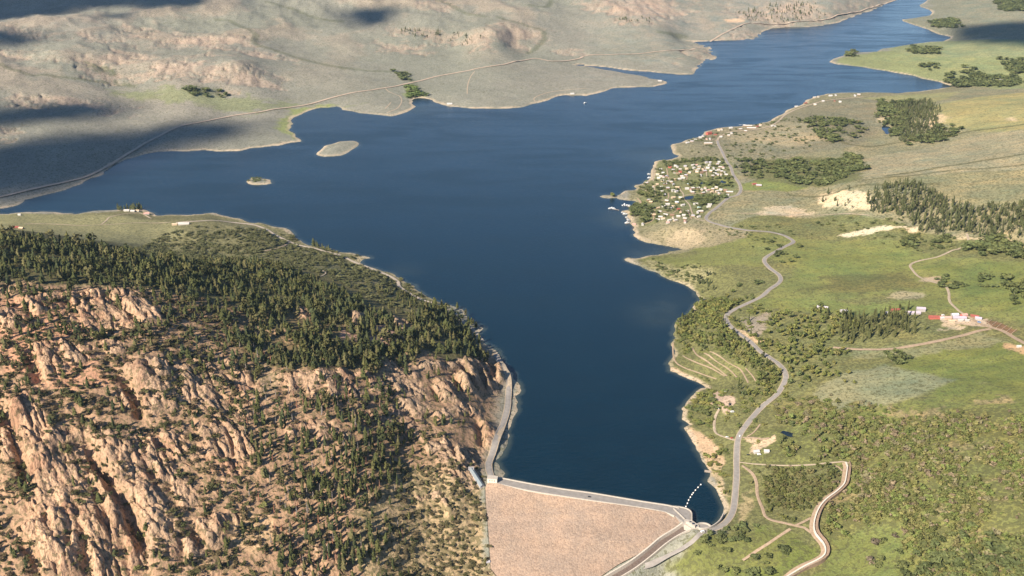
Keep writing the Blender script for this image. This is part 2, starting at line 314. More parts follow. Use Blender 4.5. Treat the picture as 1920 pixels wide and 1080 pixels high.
b = HILL_M > 0.01
x, y, hm = XG[b], YG[b], HILL_M[b]
_fd = wpoly([(150,820),(283,1067)]); _fd = _fd[1] - _fd[0]; _fd /= np.linalg.norm(_fd)
al = x * _fd[0] + y * _fd[1]; ac = x * _fd[1] - y * _fd[0]
crag = ridged(ac + 6 * fbm(x, y, 40, 3, 3), al * 0.30, 34, 4, 40)
zone = sstep(0.05, 0.34, fbm(x, y, 120, 4, 44) + 0.16 * sstep(520, 330, PXG[b]) - .05)
crk = gnoise((ac + 5 * fbm(x, y, 30, 3, 6)) / 30.0, al / 105.0, 41); crk2 = gnoise((ac + 4 * fbm(x, y, 22, 3, 7)) / 15.0, al / 50.0, 42)
crackm = np.maximum(np.exp(-(crk / .075) ** 2), .6 * np.exp(-(crk2 / .10) ** 2))
Z[b] -= hm * np.clip(zone + .8 * sstep(.3, .8, ROCK[b]), 0, 1) * 8.0 * crackm * sstep(-.15, .2, fbm(x, y, 70, 3, 47))
Z[b] += hm * (zone * 3.2 * np.clip(crag, -0.4, 1) + 3.0 * fbm(x, y, 46, 5, 48) + 1.2 * fbm(ac, al * .5, 9, 3, 49))
ROCK[b] = np.maximum(ROCK[b], hm * zone * sstep(0.05, 0.5, crag) * 0.85)
Z[b] += ROCK[b] * hm * (1.8 * ridged(ac, al * .45, 17, 4, 52) - .6)
_jx = (ac + 3 * fbm(x, y, 14, 2, 54)) / 13.0; _jy = al / 30.0; c1, c2, cid = cells(_jx, _jy, 55); k1, k2, kid = cells(_jx * 2.3, _jy * 2.6, 56)
blk = 6.5 * (cid - .5) + 2.4 * (kid - .5) - 3.0 * np.exp(-((c2 - c1) / .10) ** 2) - 1.4 * np.exp(-((k2 - k1) / .14) ** 2)
Z[b] += sstep(.15, .6, ROCK[b]) * hm * blk * .8

# ------------------------------------------------------------------ the dam: its face is a plane, the land is shaped to meet it
CREST = [(914,906),(935,906),(953,911),(1000,921),(1057,930),(1110,938),(1200,951),(1248,960),(1265,967),(1279,977)]
CREST_Z = 6.0
cw = at_z(*np.array(CREST).T, CREST_Z)
_cd = cw[7] - cw[2]; _cd /= np.linalg.norm(_cd); DOWN = np.array([_cd[1], -_cd[0]])
if DOWN[1] > 0: DOWN = -DOWN
FACE_SLOPE = 1 / 2.05
def face_z(x, y): return CREST_Z - FACE_SLOPE * ((x - cw[4][0]) * DOWN[0] + (y - cw[4][1]) * DOWN[1])
def on_face(px, py):
    d = rays(px, py); n = np.array([FACE_SLOPE * DOWN[0], FACE_SLOPE * DOWN[1], 1.0]); p0 = np.array([cw[4][0], cw[4][1], CREST_Z])
    t = ((p0 - np.array([0, 0, CAM_H])) @ n) / (d @ n); return np.stack([d[..., 0] * t, d[..., 1] * t], -1)
FACE_PX = CREST + [(1265,990),(1235,1010),(1205,1035),(1160,1058),(1130,1078),(1098,1100),(1060,1150),(960,1160),(948,1100),(920,1066),(916,1000),(911,940),(910,915)]
FACE = on_face(*np.array(FACE_PX).T)
b = box(FACE, 90); x = XG[b]; y = YG[b]
d, _, _ = seg_dist(x, y, FACE, True); ins = inside(x, y, FACE); fz = face_z(x, y)
w = np.where(ins, 1, np.exp(-(d / 26.0) ** 2)) * sstep(2, 14, np.where(ins, 40, SD[b]))
tgt = np.where(ins, np.minimum(fz - 1.5 - np.clip(d, 0, 8), 2.0), np.clip(fz, -96, 4) + 0.25 + d * 0.10)
Z[b] = Z[b] * (1 - w) + tgt * w
DAM_W = np.zeros(XG.shape); DAM_W[b] = np.where(ins, 1, 0)
ROCK *= (1 - np.clip(DAM_W, 0, 1))

# the spillway chute runs in a cut down the right edge of the face
CH_L = [(1284,982),(1264,993),(1238,1009),(1213,1030),(1184,1052),(1158,1068),(1134,1082),(1104,1102)]
CH_R = [(1297,991),(1272,1003),(1247,1020),(1222,1041),(1192,1064),(1166,1080),(1143,1095),(1116,1116)]
chl = on_face(*np.array(CH_L).T); ch_z = face_z(chl[:, 0], chl[:, 1]) + 1.6; ch_z[0] = 5.5
chr_ = at_z(*np.array(CH_R).T, ch_z)
CHL = catmull(np.column_stack([chl, ch_z]), 6); CHR = catmull(np.column_stack([chr_, ch_z]), 6)
_k = np.linspace(0, 1, 60); _rs = lambda P: np.stack([np.interp(_k, np.linspace(0, 1, len(P)), P[:, i]) for i in range(3)], 1)
CHL, CHR = _rs(CHL), _rs(CHR)
_cc = np.concatenate([CHL[:, :2], CHR[::-1, :2]]); b = box(_cc, 40); x = XG[b]; y = YG[b]
d, _, _ = seg_dist(x, y, _cc, True); d = np.where(inside(x, y, _cc), -d, d)
_, _, t = seg_dist(x, y, CHL[:, :2]); cz = np.interp(t, np.linspace(0, 1, 60), CHL[:, 2])
Z[b] = np.where(d < 1, np.minimum(Z[b], cz - 7), np.where((d < 30) & (DAM_W[b] < .5), Z[b] + (cz - .4 - Z[b]) * np.exp(-(d / 14) ** 2), Z[b]))

# keep a little land above water everywhere off the lake near the shore, the bed below it
Z = np.where((SD > 0) & (SD < 60) & (DAM_W < .5) & ~((YG < cw[:, 1].max()) & (np.abs(XG) < 300)), np.maximum(Z, 0.15 + 0.10 * np.minimum(SD, 10)), Z)
Z = np.where(SD < 0, np.minimum(Z, -0.05 + 0.2 * np.maximum(SD, -100)), Z)
PONDS = [(1290,371,11,3.0,1,0),(1315,343,3.2,2.2,2,0),(1356,341,4.5,2.2,3,0),(1663,243,9,6,4,0),(1476,813,14,3.0,5,.30)]
POND_W = []
for cx, cy, rx, ry, sd_, rot in PONDS:
    a = np.linspace(0, 2 * math.pi, 40, endpoint=False); q = np.random.default_rng(sd_)
    k = 1 + .22 * np.sin(2 * a + q.uniform(0, 6)) + .12 * np.sin(3 * a + q.uniform(0, 6)) + .08 * np.sin(5 * a); c = np.cos(a) * rx * k; s_ = np.sin(a) * ry * k
    px_, py_ = cx + c * math.cos(rot) - s_ * math.sin(rot), cy + c * math.sin(rot) + s_ * math.cos(rot)
    c0 = cast(cx, cy, Z)[0]; lev = float(sample(Z, c0[0], c0[1])) - .5; P = at_z(px_, py_, lev)
    b = box(P, 60); d, _, _ = seg_dist(XG[b], YG[b], P, True); ins = inside(XG[b], YG[b], P); w = np.where(ins, 1, np.exp(-(d / 14) ** 2))
    Z[b] = Z[b] * (1 - w) + (lev + np.where(ins, -1.2, .25)) * w; POND_W.append((P, lev))
def H(x, y): return sample(Z, x, y)
def on_land(P):
    P = np.asarray(P, float); return cast(P[:, 0], P[:, 1], Z)
print("land", round(time.time() - _T0, 1), XG.shape)

# ------------------------------------------------------------------ object helpers
def tag(o, label=None, cat=None, group=None, kind=None):
    if label: o["label"] = label
    if cat: o["category"] = cat
    if group: o["group"] = group
    if kind: o["kind"] = kind
    return o
def np_mesh(name, V, F, mats=None, fmat=None, attrs=None, smooth=False):
    me = bpy.data.meshes.new(name)
    V = np.ascontiguousarray(V, np.float32); F = np.ascontiguousarray(F, np.int32)
    k = F.shape[1]
    me.vertices.add(len(V)); me.vertices.foreach_set("co", V.ravel())
    me.loops.add(F.size); me.loops.foreach_set("vertex_index", F.ravel())
    me.polygons.add(len(F)); me.polygons.foreach_set("loop_start", (np.arange(len(F)) * k).astype(np.int32))
    for m in mats or []: me.materials.append(m)
    if fmat is not None: me.polygons.foreach_set("material_index", np.ascontiguousarray(fmat, np.int32))
    for n, a in (attrs or {}).items():
        a = np.ascontiguousarray(a, np.float32)
        if a.ndim == 2:
            at = me.attributes.new(n, 'FLOAT_COLOR', 'POINT'); at.data.foreach_set("color", np.concatenate([a, np.ones((len(a), 1), np.float32)], 1).ravel())
        else:
            at = me.attributes.new(n, 'FLOAT', 'POINT'); at.data.foreach_set("value", a)
    me.polygons.foreach_set("use_smooth", np.full(len(F), smooth))
    me.update(calc_edges=True)
    return me
def link(name, me, parent=None, loc=None):
    o = bpy.data.objects.new(name, me); COL.objects.link(o)
    if parent is not None: o.parent = parent
    if loc is not None: o.location = loc
    return o
class Mat:
    def __init__(s, name, rough=0.9, spec=0.25):
        s.m = bpy.data.materials.new(name); s.m.use_nodes = True; s.t = s.m.node_tree; s.n = s.t.nodes
        s.b = s.n["Principled BSDF"]; s.b.inputs["Roughness"].default_value = rough; s.b.inputs["Specular IOR Level"].default_value = spec
    def new(s, typ, **kw):
        n = s.n.new(typ)
        for k, v in kw.items(): setattr(n, k, v)
        return n
    def link(s, a, b): s.t.links.new(a, b)
    def coords(s, scale=(1, 1, 1)):
        t = s.new("ShaderNodeTexCoord"); m = s.new("ShaderNodeMapping"); m.inputs["Scale"].default_value = scale
        s.link(t.outputs["Object"], m.inputs[0]); return m.outputs[0]
    def noise(s, scale, detail=4, rough=0.55, vec=None, dist=0.0):
        n = s.new("ShaderNodeTexNoise"); n.inputs["Scale"].default_value = scale; n.inputs["Detail"].default_value = detail
        n.inputs["Roughness"].default_value = rough; n.inputs["Distortion"].default_value = dist
        s.link(vec if vec is not None else s.coords(), n.inputs["Vector"]); return n.outputs["Fac"]
    def ramp(s, fac, stops):
        r = s.new("ShaderNodeValToRGB"); e = r.color_ramp.elements
        while len(e) < len(stops): e.new(0.5)
        for i, (p, c) in enumerate(stops): e[i].position = p; e[i].color = (c if len(c) == 4 else tuple(c) + (1,))
        s.link(fac, r.inputs[0]); return r.outputs[0]
    def mix(s, fac, a, b, mode='MIX'):
        n = s.new("ShaderNodeMix", data_type='RGBA', blend_type=mode)
        for k, v in ((0, fac), (6, a), (7, b)):
            if hasattr(v, "links"): s.link(v, n.inputs[k])
            else: n.inputs[k].default_value = v if k == 0 else (tuple(v) + (1,) if len(v) == 3 else v)
        return n.outputs[2]
    def math(s, op, a, b=0.0, clamp=False):
        n = s.new("ShaderNodeMath", operation=op, use_clamp=clamp)
        for k, v in ((0, a), (1, b)):
            if hasattr(v, "links"): s.link(v, n.inputs[k])
            else: n.inputs[k].default_value = v
        return n.outputs[0]
    def attr(s, name, out="Color"):
        n = s.new("ShaderNodeAttribute", attribute_name=name); return n.outputs[out]
    def bump(s, h, strength=0.5, dist=1.0):
        n = s.new("ShaderNodeBump"); n.inputs["Strength"].default_value = strength; n.inputs["Distance"].default_value = dist
        s.link(h, n.inputs["Height"]); s.link(n.outputs[0], s.b.inputs["Normal"]); return n
    def color(s, c):
        if hasattr(c, "links"): s.link(c, s.b.inputs["Base Color"])
        else: s.b.inputs["Base Color"].default_value = tuple(c) + (1,)
        return s
G3 = lambda v: (v, v, v)
def simple(name, c, rough=0.85, var=0.25, scale=0.6):
    m = Mat(name, rough); n = m.noise(scale, 3)
    m.color(m.mix(1.0, c, m.ramp(n, [(0.3, G3(1 - var)), (0.7, G3(1 + var * .6))]), 'MULTIPLY')); return m.m

# ------------------------------------------------------------------ what covers the land
C = np.zeros(XG.shape + (3,)); SCRUB = np.zeros(XG.shape)
def paint(P, col, soft=0.006, warp=0.006, scrub=None, a=1.0, seed=None):
    Pw = on_land(P); m = pmask(Pw, soft, warp, seed or int(abs(P[0][0]) + P[0][1]) % 900) * a
    C[:] = C * (1 - m[..., None]) + np.array(col) * m[..., None]
    if scrub is not None: SCRUB[:] = SCRUB * (1 - m) + scrub * m
    return m
def line(P, width, col, soft=0.5, a=1.0, scrub=None):
    """a strip of ground of its own colour along a line"""
    Pw = catmull(on_land(P), 30); b = box(Pw, width * 3); x = XG[b]; y = YG[b]
    d, _, _ = seg_dist(x + width * .6 * fbm(x, y, width * 5, 3, 5), y + width * .6 * fbm(x, y, width * 5, 3, 8), Pw)
    m = sstep(width * (1 + soft), width * (1 - soft), d) * a; C[b] = C[b] * (1 - m[:, None]) + np.array(col) * m[:, None]
    if scrub is not None: SCRUB[b] = SCRUB[b] * (1 - m) + scrub * m
SAGE = (.225, .226, .183); SAGE2 = (.272, .252, .212); PINK = (.46, .33, .25); TAN = (.43, .31, .20); CREAM = (.52, .42, .29); MEAD = (.172, .182, .064); MEAD2 = (.14, .17, .045); OLIVE = (.17, .17, .07)
DIRT = (.42, .30, .19); BRUSH = (.165, .172, .060)
n1 = fbm(XG, YG, 900, 4, 301)[..., None]; n2 = fbm(XG, YG, 260, 4, 302)[..., None]
C[:] = np.array(SAGE) * (1 - np.clip(n1 + .3, 0, 1)) + np.array(SAGE2) * np.clip(n1 + .3, 0, 1)
SCRUB[:] = 0.14
# right hand land
paint([(1160,480),(1290,470),(1330,440),(1420,400),(1560,400),(1700,420),(1920,380),(2200,380),(2300,1300),(1200,1300),(1290,1010),(1360,1000),(1350,900),(1270,780),(1250,680),(1260,600),(1290,540)], OLIVE, .006, .004, .55)
paint([(1290,470),(1340,440),(1400,437),(1450,440),(1560,452),(1690,452),(1740,478),(2000,468),(2000,625),(1860,590),(1790,575),(1690,545),(1590,562),(1450,562),(1440,545),(1500,505),(1430,478),(1330,478)], MEAD, .004, .004, .12)
paint([(1180,484),(1300,478),(1430,480),(1430,500),(1300,498)], MEAD, .003, .003, .1)
paint([(1490,470),(1700,465),(1720,510),(1600,530),(1490,520)], (.172,.19,.062), .012, .01, .05)
paint([(1720,500),(1920,490),(1920,590),(1800,560),(1790,530)], (.152,.172,.055), .008, .008, .1)
paint([(1560,520),(1690,505),(1730,540),(1640,550),(1500,548)], (.125,.12,.05), .006, .01, .6, .7)
paint([(1400,560),(1530,560),(1600,570),(1760,560),(1900,600),(1800,585),(1600,590),(1430,580)], (.158,.178,.06), .004, .005, .1)
paint([(1700,655),(1820,632),(1990,650),(1990,735),(1790,708),(1690,690)], (.145,.162,.05), .005, .006, .08)
paint([(1590,655),(1720,650),(1840,622),(1900,640),(1700,670),(1600,672)], (.19,.19,.10), .004, .005, .3)
paint([(1760,700),(1990,735),(1990,800),(1830,760),(1740,745)], (.14,.155,.05), .005, .006, .2)
paint([(1545,720),(1590,695),(1660,686),(1730,700),(1790,712),(1720,745),(1640,765),(1560,768),(1520,745)], (.20,.205,.12), .004, .004, .2)
paint([(1480,765),(1560,768),(1680,760),(1740,745),(1860,760),(1790,790),(1640,800),(1490,800)], (.15,.165,.055), .006, .006, .35)
paint([(1430,800),(1640,800),(1860,760),(2000,780),(2000,1200),(1560,1200),(1540,1040),(1540,990),(1590,880),(1430,870)], BRUSH, .01, .01, .8)
paint([(1560,1010),(1700,980),(1720,1040),(1700,1100),(1500,1100),(1555,1050)], (.128,.15,.05), .006, .008, .2)
paint([(1430,985),(1540,1030),(1530,1050),(1460,1090),(1340,1080),(1400,1000)], (.13,.155,.045), .006, .006, .35)
paint([(1350,1000),(1500,1000),(1450,1060),(1300,1080),(1250,1060)], (.14,.15,.05), .006, .006, .4)
for P in ([(1700,772),(1760,765),(1790,780),(1720,790)],[(1780,800),(1820,790),(1830,805),(1790,812)],[(1820,755),(1890,740),(1900,755),(1840,762)],[(1880,795),(1925,785),(1925,800),(1890,802)],[(1770,835),(1850,825),(1840,832),(1775,842)],[(1820,900),(1925,885),(1925,895),(1830,905)],[(1640,822),(1670,822),(1665,830),(1642,828)],[(1560,935),(1620,915),(1600,940),(1555,952)],[(1610,895),(1660,890),(1650,905),(1615,905)],[(1740,955),(1800,940),(1790,960),(1750,966)],[(1820,1000),(1880,990),(1870,1010),(1825,1015)],[(1660,760),(1720,778),(1700,786),(1650,772)],[(1850,930),(1900,925),(1890,940),(1856,942)]):
    paint(P, (.30,.225,.135), .004, .012, .3, .6)
# upper right: sage hills, yellow field, benches
paint([(1150,492),(1185,350),(1222,302),(1255,272),(1280,262),(1440,225),(1530,180),(1800,160),(2200,160),(2200,440),(1700,424),(1560,402),(1420,402),(1330,442),(1290,472)], (.245,.225,.135), .003, .003, .4)
paint([(1255,272),(1345,240),(1450,225),(1530,190),(1650,180),(1660,240),(1600,275),(1460,300),(1420,345),(1390,340),(1360,290),(1300,300)], (.225,.205,.135), .004, .004, .5)
paint([(1350,240),(1450,230),(1520,232),(1560,262),(1480,275),(1360,262)], (.29,.25,.16), .006, .006, .3)
paint([(1620,295),(1700,283),(1850,250),(2000,235),(2000,345),(1800,342),(1610,338)], (.285,.255,.16), .003, .004, .25)
paint([(1640,335),(1800,322),(1990,305),(1990,390),(1760,370),(1700,352)], (.235,.215,.12), .004, .006, .4)
paint([(1745,200),(1850,180),(2000,168),(2000,238),(1850,248),(1780,238),(1745,222)], (.285,.255,.115), .003, .004, .05)
paint([(1570,110),(1650,97),(1780,84),(1990,80),(1990,165),(1860,165),(1760,152),(1640,128),(1562,119)], (.23,.25,.115), .003, .004, .2)
paint([(1640,92),(1750,78),(1990,78),(1990,100),(1800,108),(1700,102)], (.235,.255,.13), .003, .004, .15)
paint([(1740,-5),(1800,-10),(1990,-10),(1990,75),(1790,75),(1700,45),(1690,38),(1745,28)], (.24,.235,.17), .004, .006, .5)
paint([(1610,184),(1720,176),(1800,172),(1760,190),(1660,188)], (.26,.25,.12), .003, .004, .2)
paint([(1225,303),(1330,300),(1370,300),(1390,345),(1380,365),(1320,408),(1200,425),(1190,385),(1210,345)], (.185,.19,.09), .003, .004, .3)
paint([(1300,340),(1370,335),(1375,352),(1300,352)], (.17,.19,.07), .003, .004, .2)
paint([(1420,300),(1560,295),(1620,300),(1610,340),(1540,350),(1430,345),(1400,330)], (.15,.155,.07), .005, .008, .6)
paint([(1380,345),(1440,338),(1520,352),(1480,360),(1390,356)], (.19,.21,.07), .003, .005, .2)
paint([(1390,360),(1500,362),(1540,380),(1520,400),(1420,405),(1345,400),(1330,392)], (.24,.22,.13), .004, .005, .4)
paint([(1195,440),(1240,428),(1310,418),(1400,430),(1400,445),(1330,462),(1285,468),(1230,458),(1200,448)], (.285,.245,.15), .004, .006, .3)
paint([(1240,445),(1290,430),(1330,433),(1300,462),(1262,460)], (.37,.30,.195), .005, .01, .1)
paint([(1215,487),(1300,500),(1340,505),(1300,540),(1250,518),(1210,500)], (.27,.25,.13), .004, .006, .5)
paint([(1430,388),(1480,385),(1530,400),(1480,406),(1425,400)], (.46,.37,.25), .003, .006, .1)
paint([(1540,362),(1600,358),(1640,365),(1630,398),(1560,392),(1530,380)], (.62,.50,.33), .003, .008, 0, .85)
paint([(1572,440),(1620,430),(1690,424),(1710,430),(1640,436),(1590,444)], (.56,.48,.34), .0015, .004, 0)
paint([(1700,425),(1725,428),(1720,436),(1700,434)], (.55,.46,.32), .002, .004, 0)
for P in ([(1740,205),(1775,220),(1760,236),(1735,238),(1742,220)],[(1885,222),(1912,219),(1900,228),(1882,227)],[(1655,222),(1680,214),(1672,228),(1652,230)],[(1790,440),(1840,444),(1850,450),(1800,450)]):
    paint(P, (.55,.42,.27), .003, .008, .1, .75)
paint([(1395,596),(1440,584),(1440,612),(1425,635),(1390,622)], (.26,.22,.17), .003, .006, .1)
paint([(1374,612),(1400,622),(1432,640),(1420,645),(1385,628)], (.48,.36,.23), .002, .004, 0)
paint([(1730,518),(1765,520),(1760,530),(1730,528)], (.38,.30,.21), .003, .004, 0)
paint([(1690,545),(1740,550),(1720,562),(1660,558)], (.33,.28,.19), .003, .006, .2, .7)
paint([(1760,605),(1800,603),(1800,618),(1770,620)], (.46,.36,.24), .002, .008, 0)
paint([(1755,594),(1850,598),(1862,614),(1835,612),(1770,604)], (.42,.34,.25), .0015, .003, 0)
paint([(1845,600),(1868,602),(1908,620),(1895,626),(1862,614)], (.16,.10,.06), .0012, .001, 0)
paint([(1880,640),(1925,650),(1925,665),(1890,655)], (.40,.27,.15), .002, .006, 0)
paint([(1325,745),(1338,735),(1350,733),(1362,741),(1376,745),(1372,770),(1362,778),(1352,765),(1335,766)], (.44,.33,.25), .001, .003, 0)
paint([(1396,822),(1435,822),(1452,812),(1456,826),(1428,838),(1414,852),(1404,850),(1412,834)], (.47,.36,.24), .001, .003, 0)
paint([(1390,940),(1405,920),(1412,950),(1402,970),(1385,985)], (.40,.31,.18), .003, .006, .2, .7)
paint([(1284,806),(1298,802),(1330,820),(1350,840),(1356,870),(1335,885),(1318,860),(1300,832)], (.50,.35,.22), .002, .004, .05)
paint([(1330,870),(1352,872),(1362,930),(1350,930)], (.42,.33,.2), .002, .004, .2)
paint([(1254,688),(1300,706),(1330,726),(1315,730),(1280,716),(1254,700)], (.52,.37,.25), .0015, .003, 0)
# the rocky hill and the headland behind it
SOIL = (.345, .222, .140)
m = HILL_M; C[:] = C * (1 - m[..., None]) + np.array(SOIL) * m[..., None]; SCRUB[:] = SCRUB * (1 - m) + .35 * m
paint([(-100,402),(110,402),(250,395),(400,402),(560,440),(700,495),(840,572),(760,590),(620,560),(420,490),(250,485),(-100,440)], (.20,.185,.095), .003, .003, .6)
paint([(-100,402),(110,402),(200,402),(330,418),(350,440),(200,452),(-100,446)], (.25,.235,.12), .004, .004, .25)
paint([(400,402),(480,416),(545,436),(540,455),(430,440)], (.23,.21,.11), .004, .005, .5)
paint([(-100,430),(210,452),(300,492),(560,498),(760,560),(900,640),(880,690),(600,600),(330,548),(-100,545)], (.13,.115,.055), .006, .006, .5)
paint([(640,490),(760,545),(850,590),(900,640),(800,600),(650,530)], (.22,.19,.10), .005, .006, .6)
paint([(450,580),(640,600),(790,660),(700,705),(520,700),(450,660)], (.20,.145,.075), .008, .01, .5)
paint([(0,560),(110,555),(190,590),(160,640),(200,720),(100,730),(0,700)], (.46,.255,.16), .008, .01, .25)
paint([(630,632),(660,606),(720,606),(752,622),(756,640),(700,648)], (.44,.28,.21), .003, .006, .05)
paint([(740,860),(860,880),(905,925),(916,1060),(940,1080),(700,1100),(640,1040)], (.345,.255,.15), .008, .01, .6)
paint([(480,640),(520,700),(510,760),(480,740),(460,690)], (.34,.24,.15), .006, .01, .4)
paint([(440,965),(500,960),(520,1000),(470,1050),(430,1010)], (.50,.34,.20), .006, .008, .1)
ROCK *= sstep(-1, 3, Z)
rockc = (np.array((.415, .292, .203)) * (1 - sstep(.05, .4, fbm(XG, YG, 48, 4, 72))[..., None] * np.array((.22, .30, .30)))) * (1 + 0.30 * fbm(ac := XG * _fd[1] - YG * _fd[0], (XG * _fd[0] + YG * _fd[1]) * .25, 26, 4, 71))[..., None] + np.array((.02, -.02, -.03)) * n2
rk = np.clip(ROCK * 1.1, 0, 1)[..., None] * np.clip(HILL_M * 1.5, 0, 1)[..., None]
C[:] = C * (1 - rk) + rockc * rk
SCRUB *= 1 - 0.75 * rk[..., 0]
# north shore and far hills
fh = np.clip(FAR * hill, 0, 1)[..., None]; vmask = sstep(-.30, -.62, FRID + .25 * fbm(XG, YG, 120, 3, 330))[..., None] * fh * .7; cmask = sstep(.42, .72, FRID + .3 * fbm(XG, YG, 90, 4, 331))[..., None] * fh * .55
C[:] = C * (1 - vmask) + np.array((.125, .135, .08)) * vmask; C[:] = C * (1 - cmask) + np.array((.37, .29, .22)) * cmask; SCRUB += .35 * vmask[..., 0]
GREEN = (.235, .285, .105)
paint([(200,168),(300,166),(440,182),(570,195),(470,212),(330,190),(230,182)], (.21,.24,.10), .006, .014, .3, .6)
paint([(520,240),(545,205),(600,196),(640,198),(600,205),(560,222),(553,262),(530,250)], (.24,.27,.10), .003, .006, .2, .9)
paint([(540,212),(690,193),(640,203),(570,210)], (.23,.265,.11), .003, .006, .2, .7)
paint([(760,163),(780,165),(792,180),(775,188),(762,175)], (.20,.25,.09), .004, .006, .4)
z3 = lambda Q, ox=0, oy=0: [(a / 3 + ox, b / 3 + oy) for a, b in Q]
BAD = [z3(Q) for Q in ([(700,440),(900,360),(1060,325),(1150,340),(1250,400),(1400,380),(1560,450),(1480,490),(1350,500),(1200,455),(1060,420),(960,455),(860,440)],[(540,330),(650,280),(800,290),(810,330),(720,360),(600,335)],[(370,340),(480,320),(600,375),(640,430),(760,462),(650,468),(510,410)],[(870,245),(1000,205),(1150,208),(1310,200),(1420,235),(1250,258),(1050,262)],[(1220,270),(1400,280),(1560,305),(1660,345),(1500,330),(1330,300)],[(30,565),(120,540),(300,548),(480,558),(620,605),(400,592),(100,592)],[(0,280),(100,280),(165,325),(60,328),(-40,320)],[(-40,160),(60,150),(210,190),(130,206),(-10,178)],[(480,200),(570,203),(585,240),(520,232)],[(-40,700),(60,720),(90,770),(-30,800)],[(600,600),(680,640),(600,650),(520,610)],[(720,180),(900,165),(960,180),(800,195)],[(250,185),(330,190),(320,205),(260,200)])]
BAD += [z3(Q, 640) for Q in ([(240,160),(560,180),(830,185),(920,130),(1110,180),(1090,215),(1000,262),(800,262),(600,232),(380,210)],[(210,250),(430,245),(470,280),(330,300),(220,280)],[(1350,10),(1500,-10),(1920,-10),(1920,80),(1760,100),(1650,90),(1540,100),(1400,50)],[(1530,100),(1640,90),(1750,110),(1740,145),(1560,130)],[(1200,280),(1330,290),(1350,310),(1230,305)],[(480,20),(560,10),(560,50),(500,40)])]
BAD += [z3(Q, 1280) for Q in ([(300,55),(520,28),(650,-5),(770,55),(850,92),(780,115),(600,130),(400,125),(320,90)],[(880,40),(950,5),(1060,0),(1180,-12),(1100,45),(1000,62),(900,60)],[(60,260),(140,248),(190,310),(130,345),(70,385),(60,330)],[(240,200),(330,150),(400,180),(450,205),(330,225)])]
for k, Q in enumerate(BAD):
    m = paint(Q, PINK if k % 3 else (.44, .30, .235), .010, .022, .25, .10)
    m = m / .10; rl = sstep(-.35, .35, ridged(XG + YG * .3, YG * .5, 60, 4, 740 + k) + .5 * n2[..., 0])[..., None] * m[..., None] * .46; C[:] = C * (1 - rl) + np.array(PINK) * rl
    Z += -m * np.clip(8 * ridged(XG, YG * .45, 95, 4, 700 + k), -4, 8) * 1.5          # washed into rills
paint(z3([(225,108),(345,104),(345,124),(240,126)], 1280), (.60,.40,.26), .002, .004, 0)
for Q, w in (([(0,360),(90,395),(180,425),(250,420),(400,440),(600,462)], 14),([(1220,110),(1300,120),(1400,165),(1440,200),(1440,245),(1600,300),(1750,345),(1930,385)], 15),([(1500,10),(1600,40),(1700,75),(1800,105),(1930,120)],14)):
    line(z3(Q), w, (.115, .125, .07), a=.5, scrub=.7)
for Q, w in (([(0,375),(120,395),(300,405),(370,430),(400,460),(430,500)], 14),([(880,95),(960,120),(1060,150),(1130,170),(1140,225),(1100,265),(1050,300)], 14),([(520,-10),(600,20),(700,75),(800,90)], 16),([(1790,180),(1850,190),(1930,200)], 22),([(1050,30),(1150,40),(1180,0)], 14)):
    line(z3(Q, 640), w, (.115, .13, .075), a=.5, scrub=.7)
for Q, w in (([(1660,330),(1740,318),(1850,300),(1925,288)], 7),([(1610,340),(1700,330),(1800,318),(1925,308)], 5),([(1545,250),(1620,275),(1680,268),(1800,250),(1925,232)], 8),([(1480,365),(1600,350),(1760,345)], 6)):
    line(Q, w, (.12, .115, .055), a=.8, scrub=.8)
for P in ([(360,160),(440,175),(420,185),(340,172)],[(230,150),(260,158),(250,165),(215,155)],[(200,135),(160,125),(170,120),(205,128)]):
    paint(P, (.13,.15,.08), .004, .01, .8, .6)
# strand: bare wash along the water's edge
strand = sstep(10, 4, SD + 9 * fbm(XG, YG, 70, 4, 404)) * (SD > -20) * (1 - DAM_W)
right_near = (SG > 0.0) | (YG < 1500)
sc = np.where(YG > 2200, 1.35, 1.0); strand = np.maximum(strand, sstep(10, 4, SD / sc / 1.25 + 9 * fbm(XG, YG, 90, 4, 404)) * (YG > 2200))
strand *= sstep(-.5, .1, fbm(XG, YG, 260, 3, 405)) * .85
strand *= np.where((SG < -0.02) & (YG < 2400), 0.55, 1.0)
C[:] = C * (1 - strand[..., None]) + np.array((.50, .40, .29)) * strand[..., None]
SCRUB *= 1 - strand
bed = SD < 0
C[bed] = (.25, .22, .15)
# broad natural mottling of soils and growth
C *= (1 + 0.16 * n2 + 0.14 * fbm(XG, YG, 70, 4, 305)[..., None])
C *= 1 + 0.10 * fbm(XG, YG, 18, 3, 306)[..., None]
streak = fbm(XG * .4 + 20 * n2[..., 0], YG, 26, 4, 320)[..., None] * RIGHTM[..., None]
C *= 1 + streak * np.array((.34, .20, .10))
dryness = fbm(XG, YG, 130, 5, 310)[..., None] * RIGHTM[..., None]
C *= 1 + dryness * np.array((.30, .12, .05)); C *= 1 + .10 * RIGHTM[..., None]; C[:] = np.clip(C, .01, .85)

